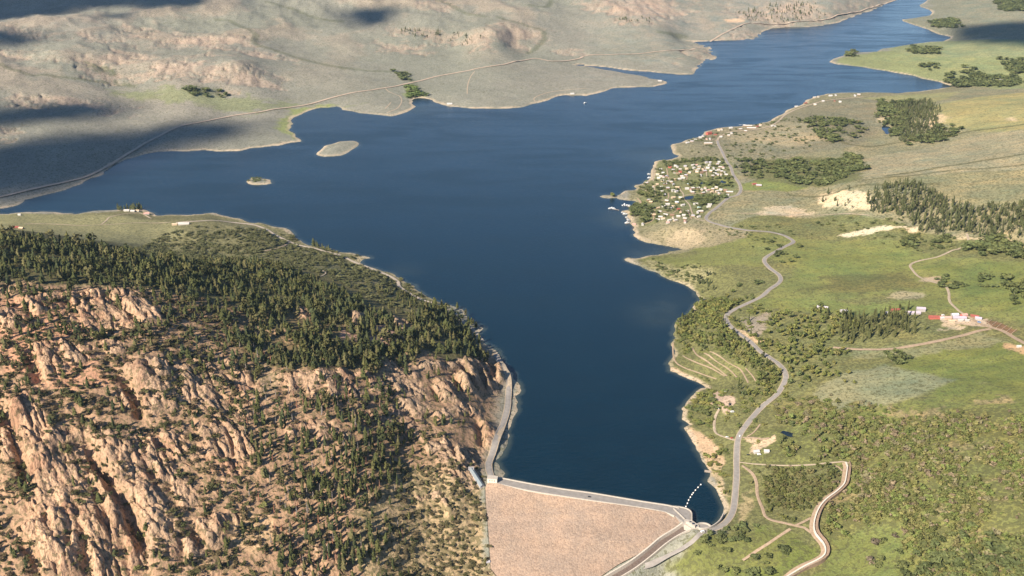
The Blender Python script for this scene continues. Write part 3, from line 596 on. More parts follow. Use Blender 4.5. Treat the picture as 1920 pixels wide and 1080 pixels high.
gm = Mat("land", 0.95, 0.1)
cv = gm.attr("cover"); rk_ = gm.attr("rock", "Fac"); sb_ = gm.attr("scrub", "Fac")
f1 = gm.noise(0.33, 5, .6); f2 = gm.noise(0.06, 4, .6); f3 = gm.noise(0.16, 3, .55)
base = gm.mix(1.0, cv, gm.ramp(f1, [(0.25, G3(.72)), (0.75, G3(1.28))]), 'MULTIPLY')
base = gm.mix(1.0, base, gm.ramp(f2, [(0.3, (.88, .9, .9)), (0.7, (1.12, 1.1, 1.06))]), 'MULTIPLY')
bush = gm.math('GREATER_THAN', gm.math('ADD', f3, gm.math('MULTIPLY', sb_, 0.17)), 0.60)
base = gm.mix(gm.math('MULTIPLY', bush, 0.62), base, (.085, .085, .04))
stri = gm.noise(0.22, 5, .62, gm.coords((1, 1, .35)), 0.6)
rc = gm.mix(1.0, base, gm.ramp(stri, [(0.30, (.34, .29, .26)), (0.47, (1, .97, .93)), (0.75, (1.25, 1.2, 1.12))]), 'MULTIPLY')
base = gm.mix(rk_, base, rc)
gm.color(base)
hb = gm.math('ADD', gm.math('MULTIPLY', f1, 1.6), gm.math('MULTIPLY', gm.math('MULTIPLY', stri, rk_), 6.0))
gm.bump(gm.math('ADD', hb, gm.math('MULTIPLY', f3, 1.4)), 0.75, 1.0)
idx = np.arange(NY * NS).reshape(NY, NS)
GF = np.stack([idx[:-1, :-1], idx[:-1, 1:], idx[1:, 1:], idx[1:, :-1]], -1).reshape(-1, 4)
gme = np_mesh("ground", np.stack([XG, YG, Z], -1).reshape(-1, 3), GF, [gm.m], None,
              {"cover": C.reshape(-1, 3), "rock": rk.reshape(-1), "scrub": SCRUB.reshape(-1)}, True)
tag(link("ground", gme), kind="structure")
print("ground", round(time.time() - _T0, 1))

# ------------------------------------------------------------------ water
SDh = SD[::2, ::2]; near = SDh < 13.0
near[:, :] &= ~((YG[::2, ::2] < 1250))| (SDh < 13.0)
cell = near[:-1, :-1] | near[1:, :-1] | near[:-1, 1:] | near[1:, 1:]
full = near[:-1, :-1] & near[1:, :-1] & near[:-1, 1:] & near[1:, 1:]
cell = np.where(YG[::2, ::2][:-1, :-1] < 1420, full, cell)
ih = np.arange(SDh.size).reshape(SDh.shape)
WF = np.stack([ih[:-1, :-1], ih[:-1, 1:], ih[1:, 1:], ih[1:, :-1]], -1)[cell].reshape(-1, 4)
us, inv = np.unique(WF.ravel(), return_inverse=True)
WV = np.stack([XG[::2, ::2].ravel()[us], YG[::2, ::2].ravel()[us], np.zeros(len(us))], -1)
silt = .7 * sstep(-11, -1, SDh + 6 * fbm(XG[::2, ::2], YG[::2, ::2], 90, 4, 501))
for (px, py, r, a) in ((1180,406,70,.5),(1165,414,60,.45),(1240,295,120,.5),(1232,320,60,.4),(1230,475,60,.6),(1265,474,60,.7),(790,203,110,.4),(820,205,90,.3),(1250,590,70,.35),(1262,570,60,.35),(760,505,40,.25)):
    p = at_z(px, py, 0); d = np.hypot(XG[::2, ::2] - p[0], YG[::2, ::2] - p[1]); silt = np.maximum(silt, a * np.exp(-(d / r) ** 2) * np.clip(.7 + fbm(XG[::2, ::2], YG[::2, ::2], 80, 4, 502), 0, 1))
wm = Mat("lake_water", 0.16, 0.5); wm.b.inputs["IOR"].default_value = 1.33
wn = wm.noise(0.004, 4, .6, wm.coords((1, 3.2, 1)), .5); wn2 = wm.noise(0.02, 4, .6, wm.coords((.6, 1.6, 1)))
deep = wm.mix(1.0, wm.mix(wn, (.0018, .0140, .0250), (.0025, .0175, .031)), wm.ramp(wn2, [(.3, G3(.9)), (.7, G3(1.1))]), 'MULTIPLY')
_wl = wm.noise(.0022, 4, .55, wm.coords((1, 3.5, 1)), 1.2); wm.link(wm.ramp(_wl, [(.38, G3(.10)), (.5, G3(.17)), (.62, G3(.26))]), wm.b.inputs["Roughness"])
wm.color(wm.mix(wm.math('MULTIPLY', wm.attr("silt", "Fac"), .62), deep, (.085, .105, .085)))
w1 = wm.noise(0.11, 3, .6, wm.coords((1, 1.5, 1))); w2 = wm.noise(0.6, 2, .5)
wm.bump(wm.math('ADD', w1, wm.math('MULTIPLY', w2, .3)), 0.40, 1.6)
water = link("water", np_mesh("water", WV, inv.reshape(-1, 4), [wm.m], None, {"silt": silt.ravel()[us]}))
tag(water, kind="structure")
pm = Mat("pond_surface", 0.08, 0.5); pm.b.inputs["IOR"].default_value = 1.33; pm.color((.012, .022, .035)); pm.bump(pm.noise(.4, 2), .1, .2)
for P, lev in POND_W:
    V = [(P[:, 0].mean(), P[:, 1].mean(), lev)] + [(p[0], p[1], lev) for p in P * 1.0 + (P - P.mean(0)) * .12]
    tag(link("pond_water", np_mesh("pond_water", V, np.array([(0, 1 + i, 1 + (i + 1) % 40) for i in range(40)]), [pm.m])), kind="structure")
print("water", round(time.time() - _T0, 1))

# ------------------------------------------------------------------ the dam and its works
concrete = simple("pale_concrete", (.45, .405, .345), .85, .18, .5)
asphalt = simple("worn_asphalt", (.27, .25, .228), .9, .16, .15)
dirt = simple("tan_dirt", (.37, .275, .19), .95, .22, .25)
pale_dirt = simple("pale_dirt", (.40, .325, .235), .95, .22, .25)
dark_m = simple("dark_opening", (.03, .03, .035), .5, .1)
def resample(P, n):
    P = np.asarray(P, float); L = np.r_[0, np.cumsum(np.linalg.norm(np.diff(P, axis=0), axis=1))]; t = np.linspace(0, L[-1], n)
    return np.stack([np.interp(t, L, P[:, i]) for i in range(P.shape[1])], 1)
def grid_faces(r, c):
    i = np.arange(r * c).reshape(r, c); return np.stack([i[:-1, :-1], i[:-1, 1:], i[1:, 1:], i[1:, :-1]], -1).reshape(-1, 4)
def wall_mesh(name, P, h, th, mat, foot=0.0):
    """a wall along 3-D points P: height h above them, going foot below"""
    P = np.asarray(P, float); T = np.gradient(P[:, :2], axis=0); T /= np.linalg.norm(T, axis=1)[:, None] + 1e-9; N = np.stack([T[:, 1], -T[:, 0]], 1) * th / 2
    q = lambda s, z: np.column_stack([P[:, :2] + s * N, P[:, 2] + z])
    V = np.stack([q(-1, -foot), q(-1, h), q(1, h), q(1, -foot)], 1).reshape(-1, 3); n = len(P); F = []
    for i in range(n - 1):
        for k in range(4): F.append((i * 4 + k, i * 4 + (k + 1) % 4, i * 4 + 4 + (k + 1) % 4, i * 4 + 4 + k))
    F += [(3, 2, 1, 0), tuple((n - 1) * 4 + k for k in range(4))]
    return np_mesh(name, V, np.array(F), [mat])
def empty(name, loc, rz=0.0):
    o = bpy.data.objects.new(name, None); COL.objects.link(o); o.location = loc; o.rotation_euler = (0, 0, rz); o.empty_display_size = 2; return o

rock_fill = Mat("rockfill_face", .95, .1)
_a = rock_fill.noise(.55, 6, .7); _b = rock_fill.noise(.035, 4, .6); _c2 = rock_fill.noise(.02, 3, .6, rock_fill.coords((.25, 1, 1)))
_r = rock_fill.mix(1.0, (.285, .216, .170), rock_fill.ramp(_a, [(.25, G3(.76)), (.5, G3(1)), (.75, G3(1.2))]), 'MULTIPLY')
_r = rock_fill.mix(1.0, _r, rock_fill.ramp(_b, [(.3, (.90, .93, .95)), (.7, (1.12, 1.07, 1.02))]), 'MULTIPLY')
_r = rock_fill.mix(1.0, _r, rock_fill.ramp(_c2, [(.35, G3(.93)), (.72, G3(1.10))]), 'MULTIPLY')
_vo = rock_fill.new("ShaderNodeTexVoronoi"); _vo.inputs["Scale"].default_value = .42; rock_fill.link(rock_fill.coords(), _vo.inputs["Vector"])
_sep = rock_fill.new("ShaderNodeSeparateColor"); rock_fill.link(_vo.outputs["Color"], _sep.inputs[0]); _r = rock_fill.mix(1.0, _r, rock_fill.ramp(_sep.outputs[0], [(.0, (.84, .83, .82)), (.5, (1, 1, 1)), (1, (1.15, 1.13, 1.10))]), 'MULTIPLY')
_st = rock_fill.noise(.012, 4, .65, rock_fill.coords((.35, 1.6, 1.6)), .4); _r = rock_fill.mix(1.0, _r, rock_fill.ramp(_st, [(.32, (.86, .86, .86)), (.5, (1, 1, 1)), (.68, (1.16, 1.13, 1.08))]), 'MULTIPLY')
rock_fill.color(_r); rock_fill.bump(rock_fill.math('ADD', _a, rock_fill.math('MULTIPLY', _vo.outputs["Distance"], -.6)), .7, 1.2)
dam = empty("dam", (float(cw[4][0]), float(cw[4][1]), 0))
tag(dam, "long earth and rockfill dam with a pinkish tan face and a road along its crest", "dam")
off = Vector((-cw[4][0], -cw[4][1], 0))
def dpart(name, me):
    o = link(name, me, dam, off); return o
top = resample(catmull(np.column_stack([on_face(*np.array(CREST).T)]), 8), 110)
low = resample(on_face(*np.array([(910,912),(911,940),(916,1000),(920,1066),(948,1100),(960,1160),(1060,1150),(1098,1100),(1130,1078),(1160,1058),(1205,1035),(1235,1010),(1265,990),(1280,979)]).T), 110)
rows = 70; tt = np.linspace(0, 1, rows)[:, None, None]
FP = top[None] * (1 - tt) + low[None] * tt
fz = face_z(FP[..., 0], FP[..., 1]); fz = np.where(np.arange(rows)[:, None] == 0, CREST_Z - .05, fz)
ed = np.minimum(np.linspace(0, 1, rows)[:, None], 1) * 1.0
fz = fz + 0.55 * fbm(FP[..., 0], FP[..., 1], 14, 4, 77) * (np.arange(rows)[:, None] > 0) + .7 * fbm(FP[..., 0], FP[..., 1], 60, 3, 78) * (np.arange(rows)[:, None] > 3)
dpart("face", np_mesh("face", np.dstack([FP, fz]).reshape(-1, 3), grid_faces(rows, 110), [rock_fill.m], smooth=True))
UP = [(934,897),(941,897),(987,906),(1052,917),(1110,925),(1200,940),(1252,948),(1273,953)]
up_ = resample(catmull(at_z(*np.array(UP).T, CREST_Z), 8), 110)
cr = top.copy(); cr = resample(catmull(at_z(*np.array([(930,905),(953,911),(1000,921),(1057,930),(1110,938),(1200,951),(1248,960),(1265,967)]).T, CREST_Z), 8), 110)
k3 = np.linspace(0, 1, 5)[:, None, None]; CRP = up_[None] * (1 - k3) + cr[None] * k3
dpart("crest_road", np_mesh("crest_road", np.dstack([CRP, np.full(CRP.shape[:2], CREST_Z + .02)]).reshape(-1, 3), grid_faces(5, 110), [asphalt]))
P3 = lambda P, z: np.column_stack([P, np.full(len(P), z)])
dpart("parapet", wall_mesh("parapet", P3(up_, CREST_Z), 1.3, 1.6, concrete, 12))
dpart("parapet", wall_mesh("parapet", P3(cr + DOWN * .8, CREST_Z), .9, 1.5, concrete, 2))
berm = catmull(on_face(*np.array([(922,1062),(960,1062),(1010,1062),(1060,1057),(1110,1052),(1165,1046)]).T), 6)
# spillway platform, gates, round intake wall, chute
def slab(name, Ppx, z, thick, mat, parent=None):
    P = at_z(*np.array(Ppx).T, z); n = len(P); V = [(p[0], p[1], z) for p in P] + [(p[0], p[1], z - thick) for p in P]
    me = bpy.data.meshes.new(name); me.from_pydata(V, [], [tuple(range(n))] + [(i, i + n, (i + 1) % n + n, (i + 1) % n) for i in range(n)]); me.materials.append(mat); me.update()
    return link(name, me, parent)
sp = tag(empty("spillway", (0, 0, 0)), "pale concrete spillway works at the right end of the dam", "spillway")
arc = lambda P: [tuple(q) for q in catmull(np.array(P, float), 1.2)]
slab("platform", arc([(1265,966),(1258,951),(1273,951.5),(1288,955),(1296,961),(1297,970),(1297,978)]) + [(1290,986),(1280,977.5)], CREST_Z + .1, 14, asphalt, sp)
rim = at_z(*np.array(arc([(1259,950),(1273,951),(1288,954.5),(1296,961),(1297,970),(1297,976)])).T, CREST_Z)
link("guard_wall", wall_mesh("guard_wall", P3(rim, CREST_Z + .1), 1.3, 1.4, concrete, 10), sp)
l_ = resample(at_z(*np.array([(1263,954),(1284,974)]).T, CREST_Z), 14); link("guard_wall", wall_mesh("guard_wall", P3(l_, CREST_Z + .1), 1.4, 1.8, concrete, .1), sp)
slab("deck", [(1283,973),(1297,975),(1310,984),(1312,990),(1296,991),(1283,983)], CREST_Z + .25, 12, concrete, sp)
slab("intake_apron", arc([(1304,986),(1310,982.5),(1318,981.2),(1326,982.8),(1333,986.5),(1324,989),(1315,990),(1308,989)]), CREST_Z - 1.0, 14, asphalt, sp)
rim = at_z(*np.array(arc([(1303,987),(1309,982),(1318,980.6),(1327,982.5),(1334,987)])).T, CREST_Z); link("intake_wall", wall_mesh("intake_wall", P3(rim, CREST_Z - 1), 1.8, 1.5, concrete, 12), sp)
rim = at_z(*np.array(arc([(1304,986.5),(1311,990.2),(1318,991),(1326,989.8),(1334,987),(1345,980),(1352,972),(1357,962)])).T, CREST_Z); link("road_wall", wall_mesh("road_wall", P3(rim, CREST_Z - .5), 1.5, 1.4, concrete, 8), sp)
for q, hh in (((1291,985),5),((1286,981),4),((1297,988),4)):
    p = at_z(q[0], q[1], CREST_Z); a_ = np.array([p, p + np.array([4.5, -2.0])]); link("gate_pier", wall_mesh("gate_pier", P3(a_, CREST_Z + .2), hh, 3.0, concrete, 8), sp)
ch = tag(empty("spillway_chute", (0, 0, 0)), "sunken concrete chute curving down the right edge of the dam face", "spillway chute")
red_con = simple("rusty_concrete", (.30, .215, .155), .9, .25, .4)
link("wall", wall_mesh("wall", CHL, .6, 2.2, concrete, 8), ch); link("wall", wall_mesh("wall", CHR, .4, 1.6, concrete, 8), ch)
flo = np.stack([CHL, CHR]); flo[..., 2] -= 5.5; link("channel_floor", np_mesh("channel_floor", flo.reshape(-1, 3), grid_faces(2, 60), [simple("dark_concrete", (.13, .10, .085), .9, .25, .4)]), ch)  # floor colour darkened to paint in the shadow the left wall casts

# ------------------------------------------------------------------ roads
ROADS = []
def ribbon(name, P, width, mat, lift=.7, px=True, world=None):
    W = world if world is not None else catmull(on_land(P), 7.0)
    T = np.gradient(W, axis=0); T /= np.linalg.norm(T, axis=1)[:, None] + 1e-9; N = np.stack([T[:, 1], -T[:, 0]], 1)
    wv = width * (1 + .10 * fbm(W[:, 0], W[:, 1], 40, 2, 9))[:, None]
    q = [W + N * s * wv for s in (-.5, -.25, 0, .25, .5)]
    zc = np.max([H(p[:, 0], p[:, 1]) for p in q[1:4]], axis=0)
    zs = np.convolve(np.pad(zc, 3, mode='edge'), np.ones(7) / 7, 'valid')
    V = np.stack([np.column_stack([p, np.maximum(H(p[:, 0], p[:, 1]) + lift * .75, np.maximum(zs, zc * .5 + zs * .5) + lift - abs(s) * .6)]) for p, s in zip(q, (-1, -.5, 0, .5, 1))])
    ROADS.append((W, width))
    if mat is asphalt and world is None: ribbon("road_shoulder", None, width + 2.6, pale_dirt, lift - .35, world=W)
    o = link(name, np_mesh(name, V.reshape(-1, 3), grid_faces(5, len(W)), [mat], smooth=True)); return tag(o, kind="structure")
ribbon("road", [(929,902),(920,892),(916,871),(924,849),(933,820),(944,793),(951,767),(953,744),(954,722),(951,704),(944,690),(930,665)], 9, asphalt, 1.2)
ribbon("road", [(905,640),(888,620),(870,606),(861,597),(841,581),(815,570),(785,560),(751,540),(746,529),(732,519),(713,511),(685,500),(658,489),(637,479),(609,472),(590,466),(556,459),(543,454),(511,438),(493,428),(467,421),(430,417),(370,415),(330,418)], 8, simple("pale_road", (.40, .34, .27), .9, .15, .2), 1.0)
road_pts = [(1312,994),(1330,994),(1350,988),(1366,974),(1375,955),(1379,920),(1381,890),(1381,860),(1384,824),(1398,799),(1426,766),(1456,741),(1471,716),(1473,704),(1468,692),(1456,680),(1440,669),(1426,660),(1409,643),(1392,630),(1376,618),(1363,604),(1364,590),(1381,579),(1405,568),(1427,557),(1443,543),(1462,529),(1461,517),(1443,503),(1433,490),(1440,480),(1467,465),(1487,455),(1480,447),(1457,438),(1400,432),(1353,423),(1325,412),(1330,400),(1341,392),(1365,372),(1383,366),(1389,356),(1385,343),(1375,328),(1370,314),(1363,304),(1358,294),(1352,281),(1347,272),(1345,264)]
ribbon("road", road_pts, 7.8, asphalt, 1.0)
ribbon("road", [(1278,975),(1290,983),(1302,990),(1314,996)], 11, asphalt, 6.4) if False else None
ribbon("road", [(1345,264),(1352,255),(1375,247),(1410,244),(1450,234),(1472,216),(1500,203),(1535,192),(1570,186),(1620,182)], 8, pale_dirt, 1.2)
ribbon("road", [(1322,994),(1312,1003),(1297,1017),(1280,1031),(1256,1046),(1233,1057),(1210,1064),(1190,1070),(1150,1090)], 7.5, simple("lower_asphalt", (.29, .265, .24), .9, .16, .15), 1.0)
far_road = simple("far_road", (.46, .36, .27), .95, .2, .05)
ribbon("dirt_road", [(-40,386),(0,370),(50,358),(110,345),(167,330),(200,313),(233,293),(267,272),(300,255),(333,239),(383,228),(433,218),(483,211),(533,203),(583,195),(640,179),(683,171),(723,165),(773,155),(827,142),(890,130),(940,122),(973,115),(1003,110),(1037,115),(1083,111),(1103,104),(1157,102),(1207,100),(1273,95),(1312,90)], 12, far_road, 2.0)
ribbon("railway_bed", [(1330,80),(1380,52),(1407,44),(1480,43),(1547,37),(1570,29),(1613,22),(1647,10),(1680,0)], 11, far_road, 2.5)
for P, w, m_ in (([(543,455),(528,463),(510,468),(490,472)], 7, dirt),([(45,420),(75,420),(110,421),(150,423),(190,422),(225,420),(260,418),(320,417)], 6, pale_dirt),([(190,421),(200,413),(207,407),(235,401),(262,400),(276,406),(284,410)], 6, pale_dirt),([(605,508),(611,513),(600,519)], 4, pale_dirt),
  ([(1348,768),(1341,783),(1339,803),(1344,815),(1360,821),(1380,826)], 6, pale_dirt),([(1392,822),(1412,821),(1428,824),(1442,822)], 6, dirt),([(1400,820),(1412,812),(1420,803),(1425,796)], 3.5, dirt),
  ([(1386,868),(1440,872),(1520,872),(1560,868),(1580,866),(1591,869)], 4, pale_dirt),([(1392,874),(1410,888),(1418,905),(1420,930),(1430,955),(1434,968),(1447,976),(1470,981),(1490,986),(1508,990),(1522,1000)], 6, dirt),([(1488,987),(1504,980),(1521,971)], 5, dirt),([(1482,992),(1465,1003),(1440,1020),(1412,1038),(1392,1054)], 6, dirt),([(1564,873),(1572,876),(1580,884)], 4, dirt),
  ([(1562,652),(1600,655),(1660,655),(1720,647),(1780,635),(1830,622),(1857,617)], 11, dirt),([(1825,600),(1840,608),(1857,614),(1882,622),(1905,636),(1935,652)], 11, dirt),([(1857,614),(1825,600),(1800,585),(1781,566),(1779,550),(1772,537),(1748,529),(1726,521),(1711,507),(1707,497),(1722,490),(1758,482),(1785,470),(1800,466),(1815,452),(1812,438)], 7, pale_dirt),
  ([(1298,653),(1309,668),(1331,682),(1348,694),(1363,706)], 4, dirt),([(1280,668),(1303,679),(1337,693),(1359,706)], 4, dirt),([(1262,643),(1262,662),(1266,678),(1281,689),(1311,700),(1343,711)], 4, dirt),([(1320,663),(1340,676),(1359,688),(1373,699),(1384,711)], 3.5, dirt),([(1331,660),(1350,669),(1367,682),(1385,691),(1394,702),(1403,718)], 3.5, dirt),([(1398,691),(1410,704),(1418,717)], 3, dirt),
  ([(1388,400),(1420,401),(1460,404),(1520,404),(1630,404)], 5, pale_dirt),([(723,166),(728,171),(736,175),(750,181),(753,191),(745,203),(725,212)], 6, pale_dirt),([(733,192),(727,199),(722,204)], 6, pale_dirt),([(890,134),(882,145),(877,160),(876,176)], 6, pale_dirt),([(1003,190),(1003,183),(1030,173),(1060,169),(1100,166)], 6, pale_dirt),
  ([(1273,350),(1276,357),(1281,364),(1282,373),(1293,385),(1298,400),(1306,411),(1322,414)], 5, pale_dirt),([(1282,367),(1310,363),(1343,362),(1374,362)], 5, pale_dirt),([(1227,352),(1228,360),(1229,368)], 4, pale_dirt),([(1195,372),(1199,376),(1202,381)], 7, dirt),([(1225,396),(1240,396),(1260,400),(1270,395),(1296,393)], 5, dirt),([(1226,396),(1224,413),(1203,422)], 4, dirt),([(1226,314),(1224,325),(1225,340)], 4, pale_dirt),([(1250,316),(1253,332),(1257,342),(1271,350)], 4, dirt),([(1253,333),(1270,336),(1286,338),(1289,324)], 4, dirt),([(1320,313),(1324,320),(1325,331)], 4, pale_dirt),([(1253,362),(1253,372),(1240,377)], 4, dirt),([(1291,395),(1293,404),(1297,411)], 4, dirt),([(1345,266),(1336,262),(1330,266)], 4, dirt)):
    ribbon("dirt_road", P, w * .75, m_, .8)
CANAL = [(1589,868),(1592,876),(1591,884),(1589,898),(1586,910),(1573,924),(1553,938),(1540,953),(1532,972),(1529,990),(1533,1003),(1545,1017),(1551,1030),(1549,1044),(1536,1055),(1512,1065),(1492,1076),(1470,1094)]
CW = catmull(on_land(CANAL), 6)
T = np.gradient(CW, axis=0); T /= np.linalg.norm(T, axis=1)[:, None]; CN = np.stack([T[:, 1], -T[:, 0]], 1)      # CN looks to the right of the run, which comes towards us
side = -1 if CN[20, 0] > 0 else 1
ribbon("dirt_road", None, 4.6, dirt, .9, world=CW + CN * side * 6)
cz_ = np.convolve(np.pad(H(CW[:, 0], CW[:, 1]), 6, mode='edge'), np.ones(13) / 13, 'valid')
can = tag(empty("canal", (0, 0, 0)), "winding concrete flume with pale walls beside a tan dirt track", "canal")
PA = np.column_stack([CW + CN * side * 2.5, cz_]); PB = np.column_stack([CW - CN * side * 2.5, cz_])
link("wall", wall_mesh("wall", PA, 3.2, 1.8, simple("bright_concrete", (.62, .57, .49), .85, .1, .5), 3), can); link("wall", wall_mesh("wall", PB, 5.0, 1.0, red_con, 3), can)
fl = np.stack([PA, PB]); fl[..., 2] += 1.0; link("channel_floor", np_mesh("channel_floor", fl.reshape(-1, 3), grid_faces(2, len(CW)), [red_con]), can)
ROADS.append((CW, 10))
ribbon("dirt_road", None, 6, dirt, 2.2, world=berm)
print("roads", round(time.time() - _T0, 1))
RM = np.zeros(XG.shape, bool)
for P, lev in POND_W:
    b = box(P, 20); d, _, _ = seg_dist(XG[b], YG[b], P, True); RM[b] |= inside(XG[b], YG[b], P) | (d < 7)
for W, wd in ROADS:
    b = box(W, wd * .8 + 3); d, _, _ = seg_dist(XG[b], YG[b], W[::2]); RM[b] |= d < wd * .62 + (4.5 if wd < 4.6 else 1.8)

# ------------------------------------------------------------------ buildings
def faces_obj(name, V, F, mat, parent=None):
    me = bpy.data.meshes.new(name); me.from_pydata([tuple(map(float, v)) for v in V], [], F); me.materials.append(mat); me.update(); return link(name, me, parent)
WALLC = {"white": simple("white_siding", (.44, .42, .39), .7, .08, .8), "tan": simple("tan_siding", (.46, .36, .26), .8, .15, .8), "brown": simple("log_wall", (.24, .16, .10), .85, .25, 1.2), "grey": simple("weathered_wall", (.36, .34, .33), .85, .2, .8), "red": simple("red_siding", (.42, .12, .09), .8, .15, .8)}
ROOFC = {"white": simple("white_metal_roof", (.52, .50, .47), .45, .06, .5), "red": simple("red_roof", (.30, .09, .07), .6, .15, .6), "pink": simple("faded_red_roof", (.55, .33, .28), .7, .15, .6), "grey": simple("grey_roof", (.42, .40, .43), .6, .12, .6), "brown": simple("brown_roof", (.26, .17, .12), .8, .2, .6), "tan": simple("tan_roof", (.56, .43, .30), .75, .15, .6), "teal": simple("pale_teal_roof", (.55, .74, .74), .5, .06, .5), "steel": simple("blue_grey_roof", (.21, .245, .26), .6, .12, .6), "blue": simple("pale_blue_roof", (.66, .70, .78), .5, .06, .5), "lavender": simple("lavender_grey_roof", (.44, .38, .44), .6, .12, .6)}
def house(px, py, L, W, roof, wall, label, name="house", cat="house", group=None, rz=0.0, wallh=3.0):
    p = on_land([(px, py)])[0]; z = float(min(H(p[0] + a, p[1] + b) for a in (-4, 4) for b in (-4, 4)))
    t = tag(empty(name, (p[0], p[1], z), rz), label, cat, group)
    l, w, h, r = L / 2, W / 2, wallh + .8, W * .26; o = .6
    faces_obj("wall", [(-l, -w, -2), (l, -w, -2), (l, w, -2), (-l, w, -2), (-l, -w, h), (l, -w, h), (l, w, h), (-l, w, h), (-l, 0, h + r), (l, 0, h + r)],
              [(0, 1, 5, 4), (2, 3, 7, 6), (1, 2, 6, 9, 5), (3, 0, 4, 8, 7), (3, 2, 1, 0)], WALLC[wall], t)
    zt = lambda y: h + r * (1 - abs(y) / w) + .12
    V = []
    for x in (-l - o, l + o):
        for y in (-w - o, 0, w + o): V += [(x, y, zt(y)), (x, y, zt(y) + .25)]
    F = [(0, 6, 8, 2), (2, 8, 10, 4), (3, 9, 7, 1), (5, 11, 9, 3), (0, 1, 7, 6), (4, 10, 11, 5), (0, 2, 3, 1), (2, 4, 5, 3), (7, 9, 8, 6), (9, 11, 10, 8)]
    faces_obj("roof", V, F, ROOFC[roof], t)
    return t
W_, R_, K_, G_, B_, T_ = "white", "red", "pink", "grey", "brown", "tan"
VILLAGE = [(1256,314.5,R_),(1266,312,W_),(1270,314,W_),(1275,319,W_),(1275,323.5,R_),(1266,324.5,B_),(1284.5,313,G_),(1299,311,W_),(1306,311,K_),(1301,316,W_),(1309,319,W_),(1307,323.5,W_),(1315,325,B_),(1314,330,W_),(1324,306,G_),(1331,306,G_),(1330,311,W_),(1348,305,W_),(1338,317,W_),(1340,322,W_),(1340,326.5,W_),(1350,315,W_),(1356,316,K_),(1358,324,W_),(1361.5,329,W_),(1353,323,W_),(1336,331,W_),(1278,332,W_),(1280.5,335,W_),(1274,337,W_),(1252,342,W_),(1258,342.5,W_),(1292,347,"teal"),(1299,354,W_),(1288,355,W_),(1308.6,354,W_),(1295,358,K_),(1298,362,W_),(1262,359,W_),(1268,360.5,G_),(1327,358.5,K_),(1343,353,W_),(1344,360,W_),(1351.5,357,W_),(1360,358,B_),(1364,367,W_),(1269,381,"blue"),(1280,386,W_),(1310.7,391.4,"teal"),(1330.5,385,W_),(1328.5,389,W_),(1251.5,384.6,W_),(1212,344,W_),(1214.4,357.4,W_),(1216.5,366,R_),(1241,360.5,W_),(1245,366.5,G_),(1238,319,W_),(1243,325.5,W_),(1242,340,W_),(1244,333,K_),(1220,380,T_),(1226.5,351,T_),(1244,388,W_),(1212.6,395,W_),(1216,392.3,B_),(1211.6,406.6,T_),(1211.6,413,T_),(1233,413,W_),(1272,393.5,R_),(1308,400,W_),(1310,407.7,W_),(1281.7,405,W_),(1284,411.3,W_),(1284.3,417.6,K_),(1266,414.5,W_),(1255,414,W_),(1271.7,407,W_),(1252,418.5,K_),(1205,422,W_),(1260,404.5,B_),(1188.6,422,K_),(1235,335,W_),(1247,346,G_),(1263,348,G_),(1318,319,T_),(1345,329,G_),(1316,357,W_),(1335,361,T_),(1234,391,T_),(1262,388.5,T_),(1243,411,T_),(1262,320,G_),(1271,326.5,T_),(1288,318,T_),(1293,325,W_),(1303,321.5,T_),(1311,314,W_),(1321,322,G_),(1327,316,W_),(1333,322,W_),(1345,309,G_),(1347,320,W_),(1352,329,T_),(1266,338,T_),(1286,330,G_),(1233,328,T_),(1239,332,W_),(1250,332,G_),(1232,347,T_),(1240,352,W_),(1252,354,G_),(1270,353,T_),(1276,372,W_),(1262,372,T_),(1250,378,W_),(1256,392,G_),(1236,398,W_),(1248,404,W_),(1262,410,T_),(1276,399,T_),(1288,398,W_),(1299,406,G_),(1221,398,G_),(1218,403,W_),(1226,404,T_),(1238,408,W_),(1318,363,W_),(1336,356,W_),(1322,354,T_),(1348,364.5,W_),(1208,399,T_),(1216,376,W_)]
LONG = [(1367.5,361,W_,24),(1305.5,383.6,W_,20),(1313,398,W_,17),(1402,237,W_,32),(1408.6,241.4,W_,34),(1327.5,270,W_,30)]
SHORE2 = [(1341,254,R_),(1331,261.5,W_),(1325,262,K_),(1351.5,257.6,W_),(1303.5,263,W_),(1312.6,259,W_),(1318,256,G_),(1347.6,245.5,T_),(1353,244,T_),(1371.6,251,W_),(1366,255,W_),(1370,241,W_),(1388,236,W_),(1395,236,W_),(1388,243.3,W_),(1397.6,247,W_),(1419.6,238.5,R_),(1448,237,W_),(1454,237.5,W_),(1425.5,235.8,T_),(1289,268.5,W_),(1297,266,G_)]
SHORE3 = [(1527,183.5,W_),(1534,182.5,T_),(1557,180.5,W_),(1567,179.5,W_),(1603,180.2,W_),(1610,178.5,W_),(1510,194.5,R_),(1528,197,W_),(1565,191,R_),(1575,192,W_),(1543,190.5,W_),(1493,200.5,W_),(1608,229,R_)]
LMV = [((1352,272),"the first bend of the road above the village"),((1258,317),"the lake bank at the village's far end"),((1303,317),"the dirt lane through the upper village"),((1345,320),"the paved road beside the upper village"),((1285,335),"the small loop lane in the middle of the village"),((1242,340),"the steep lake bank beside the upper village"),((1213,355),"the shore opposite the little tree islet"),((1258,362),"the dirt lane west of the blue pond"),((1293,357),"the green strip above the blue pond"),((1345,358),"the straight lane leading to the road's sharp bend"),((1290,380),"the near side of the blue pond"),((1318,395),"the long white shed below the pond"),((1225,388),"the pale boat landing"),((1275,410),"the tan bluff at the village's near end"),((1212,410),"the dark waterside trees by the docks"),((1330,386),"the road running down from the sharp bend"),
       ((1329,252),"the big red building on the lake bank"),((1400,239),"the long white sheds farther up the shore"),((1300,266),"the tan lake point"),((1450,237),"the trees at the hamlet's far end"),((1530,188),"the farthest hamlet's near end"),((1600,185),"the farthest hamlet's far end"),((1608,229),"the dark wood beside the upper pond")]
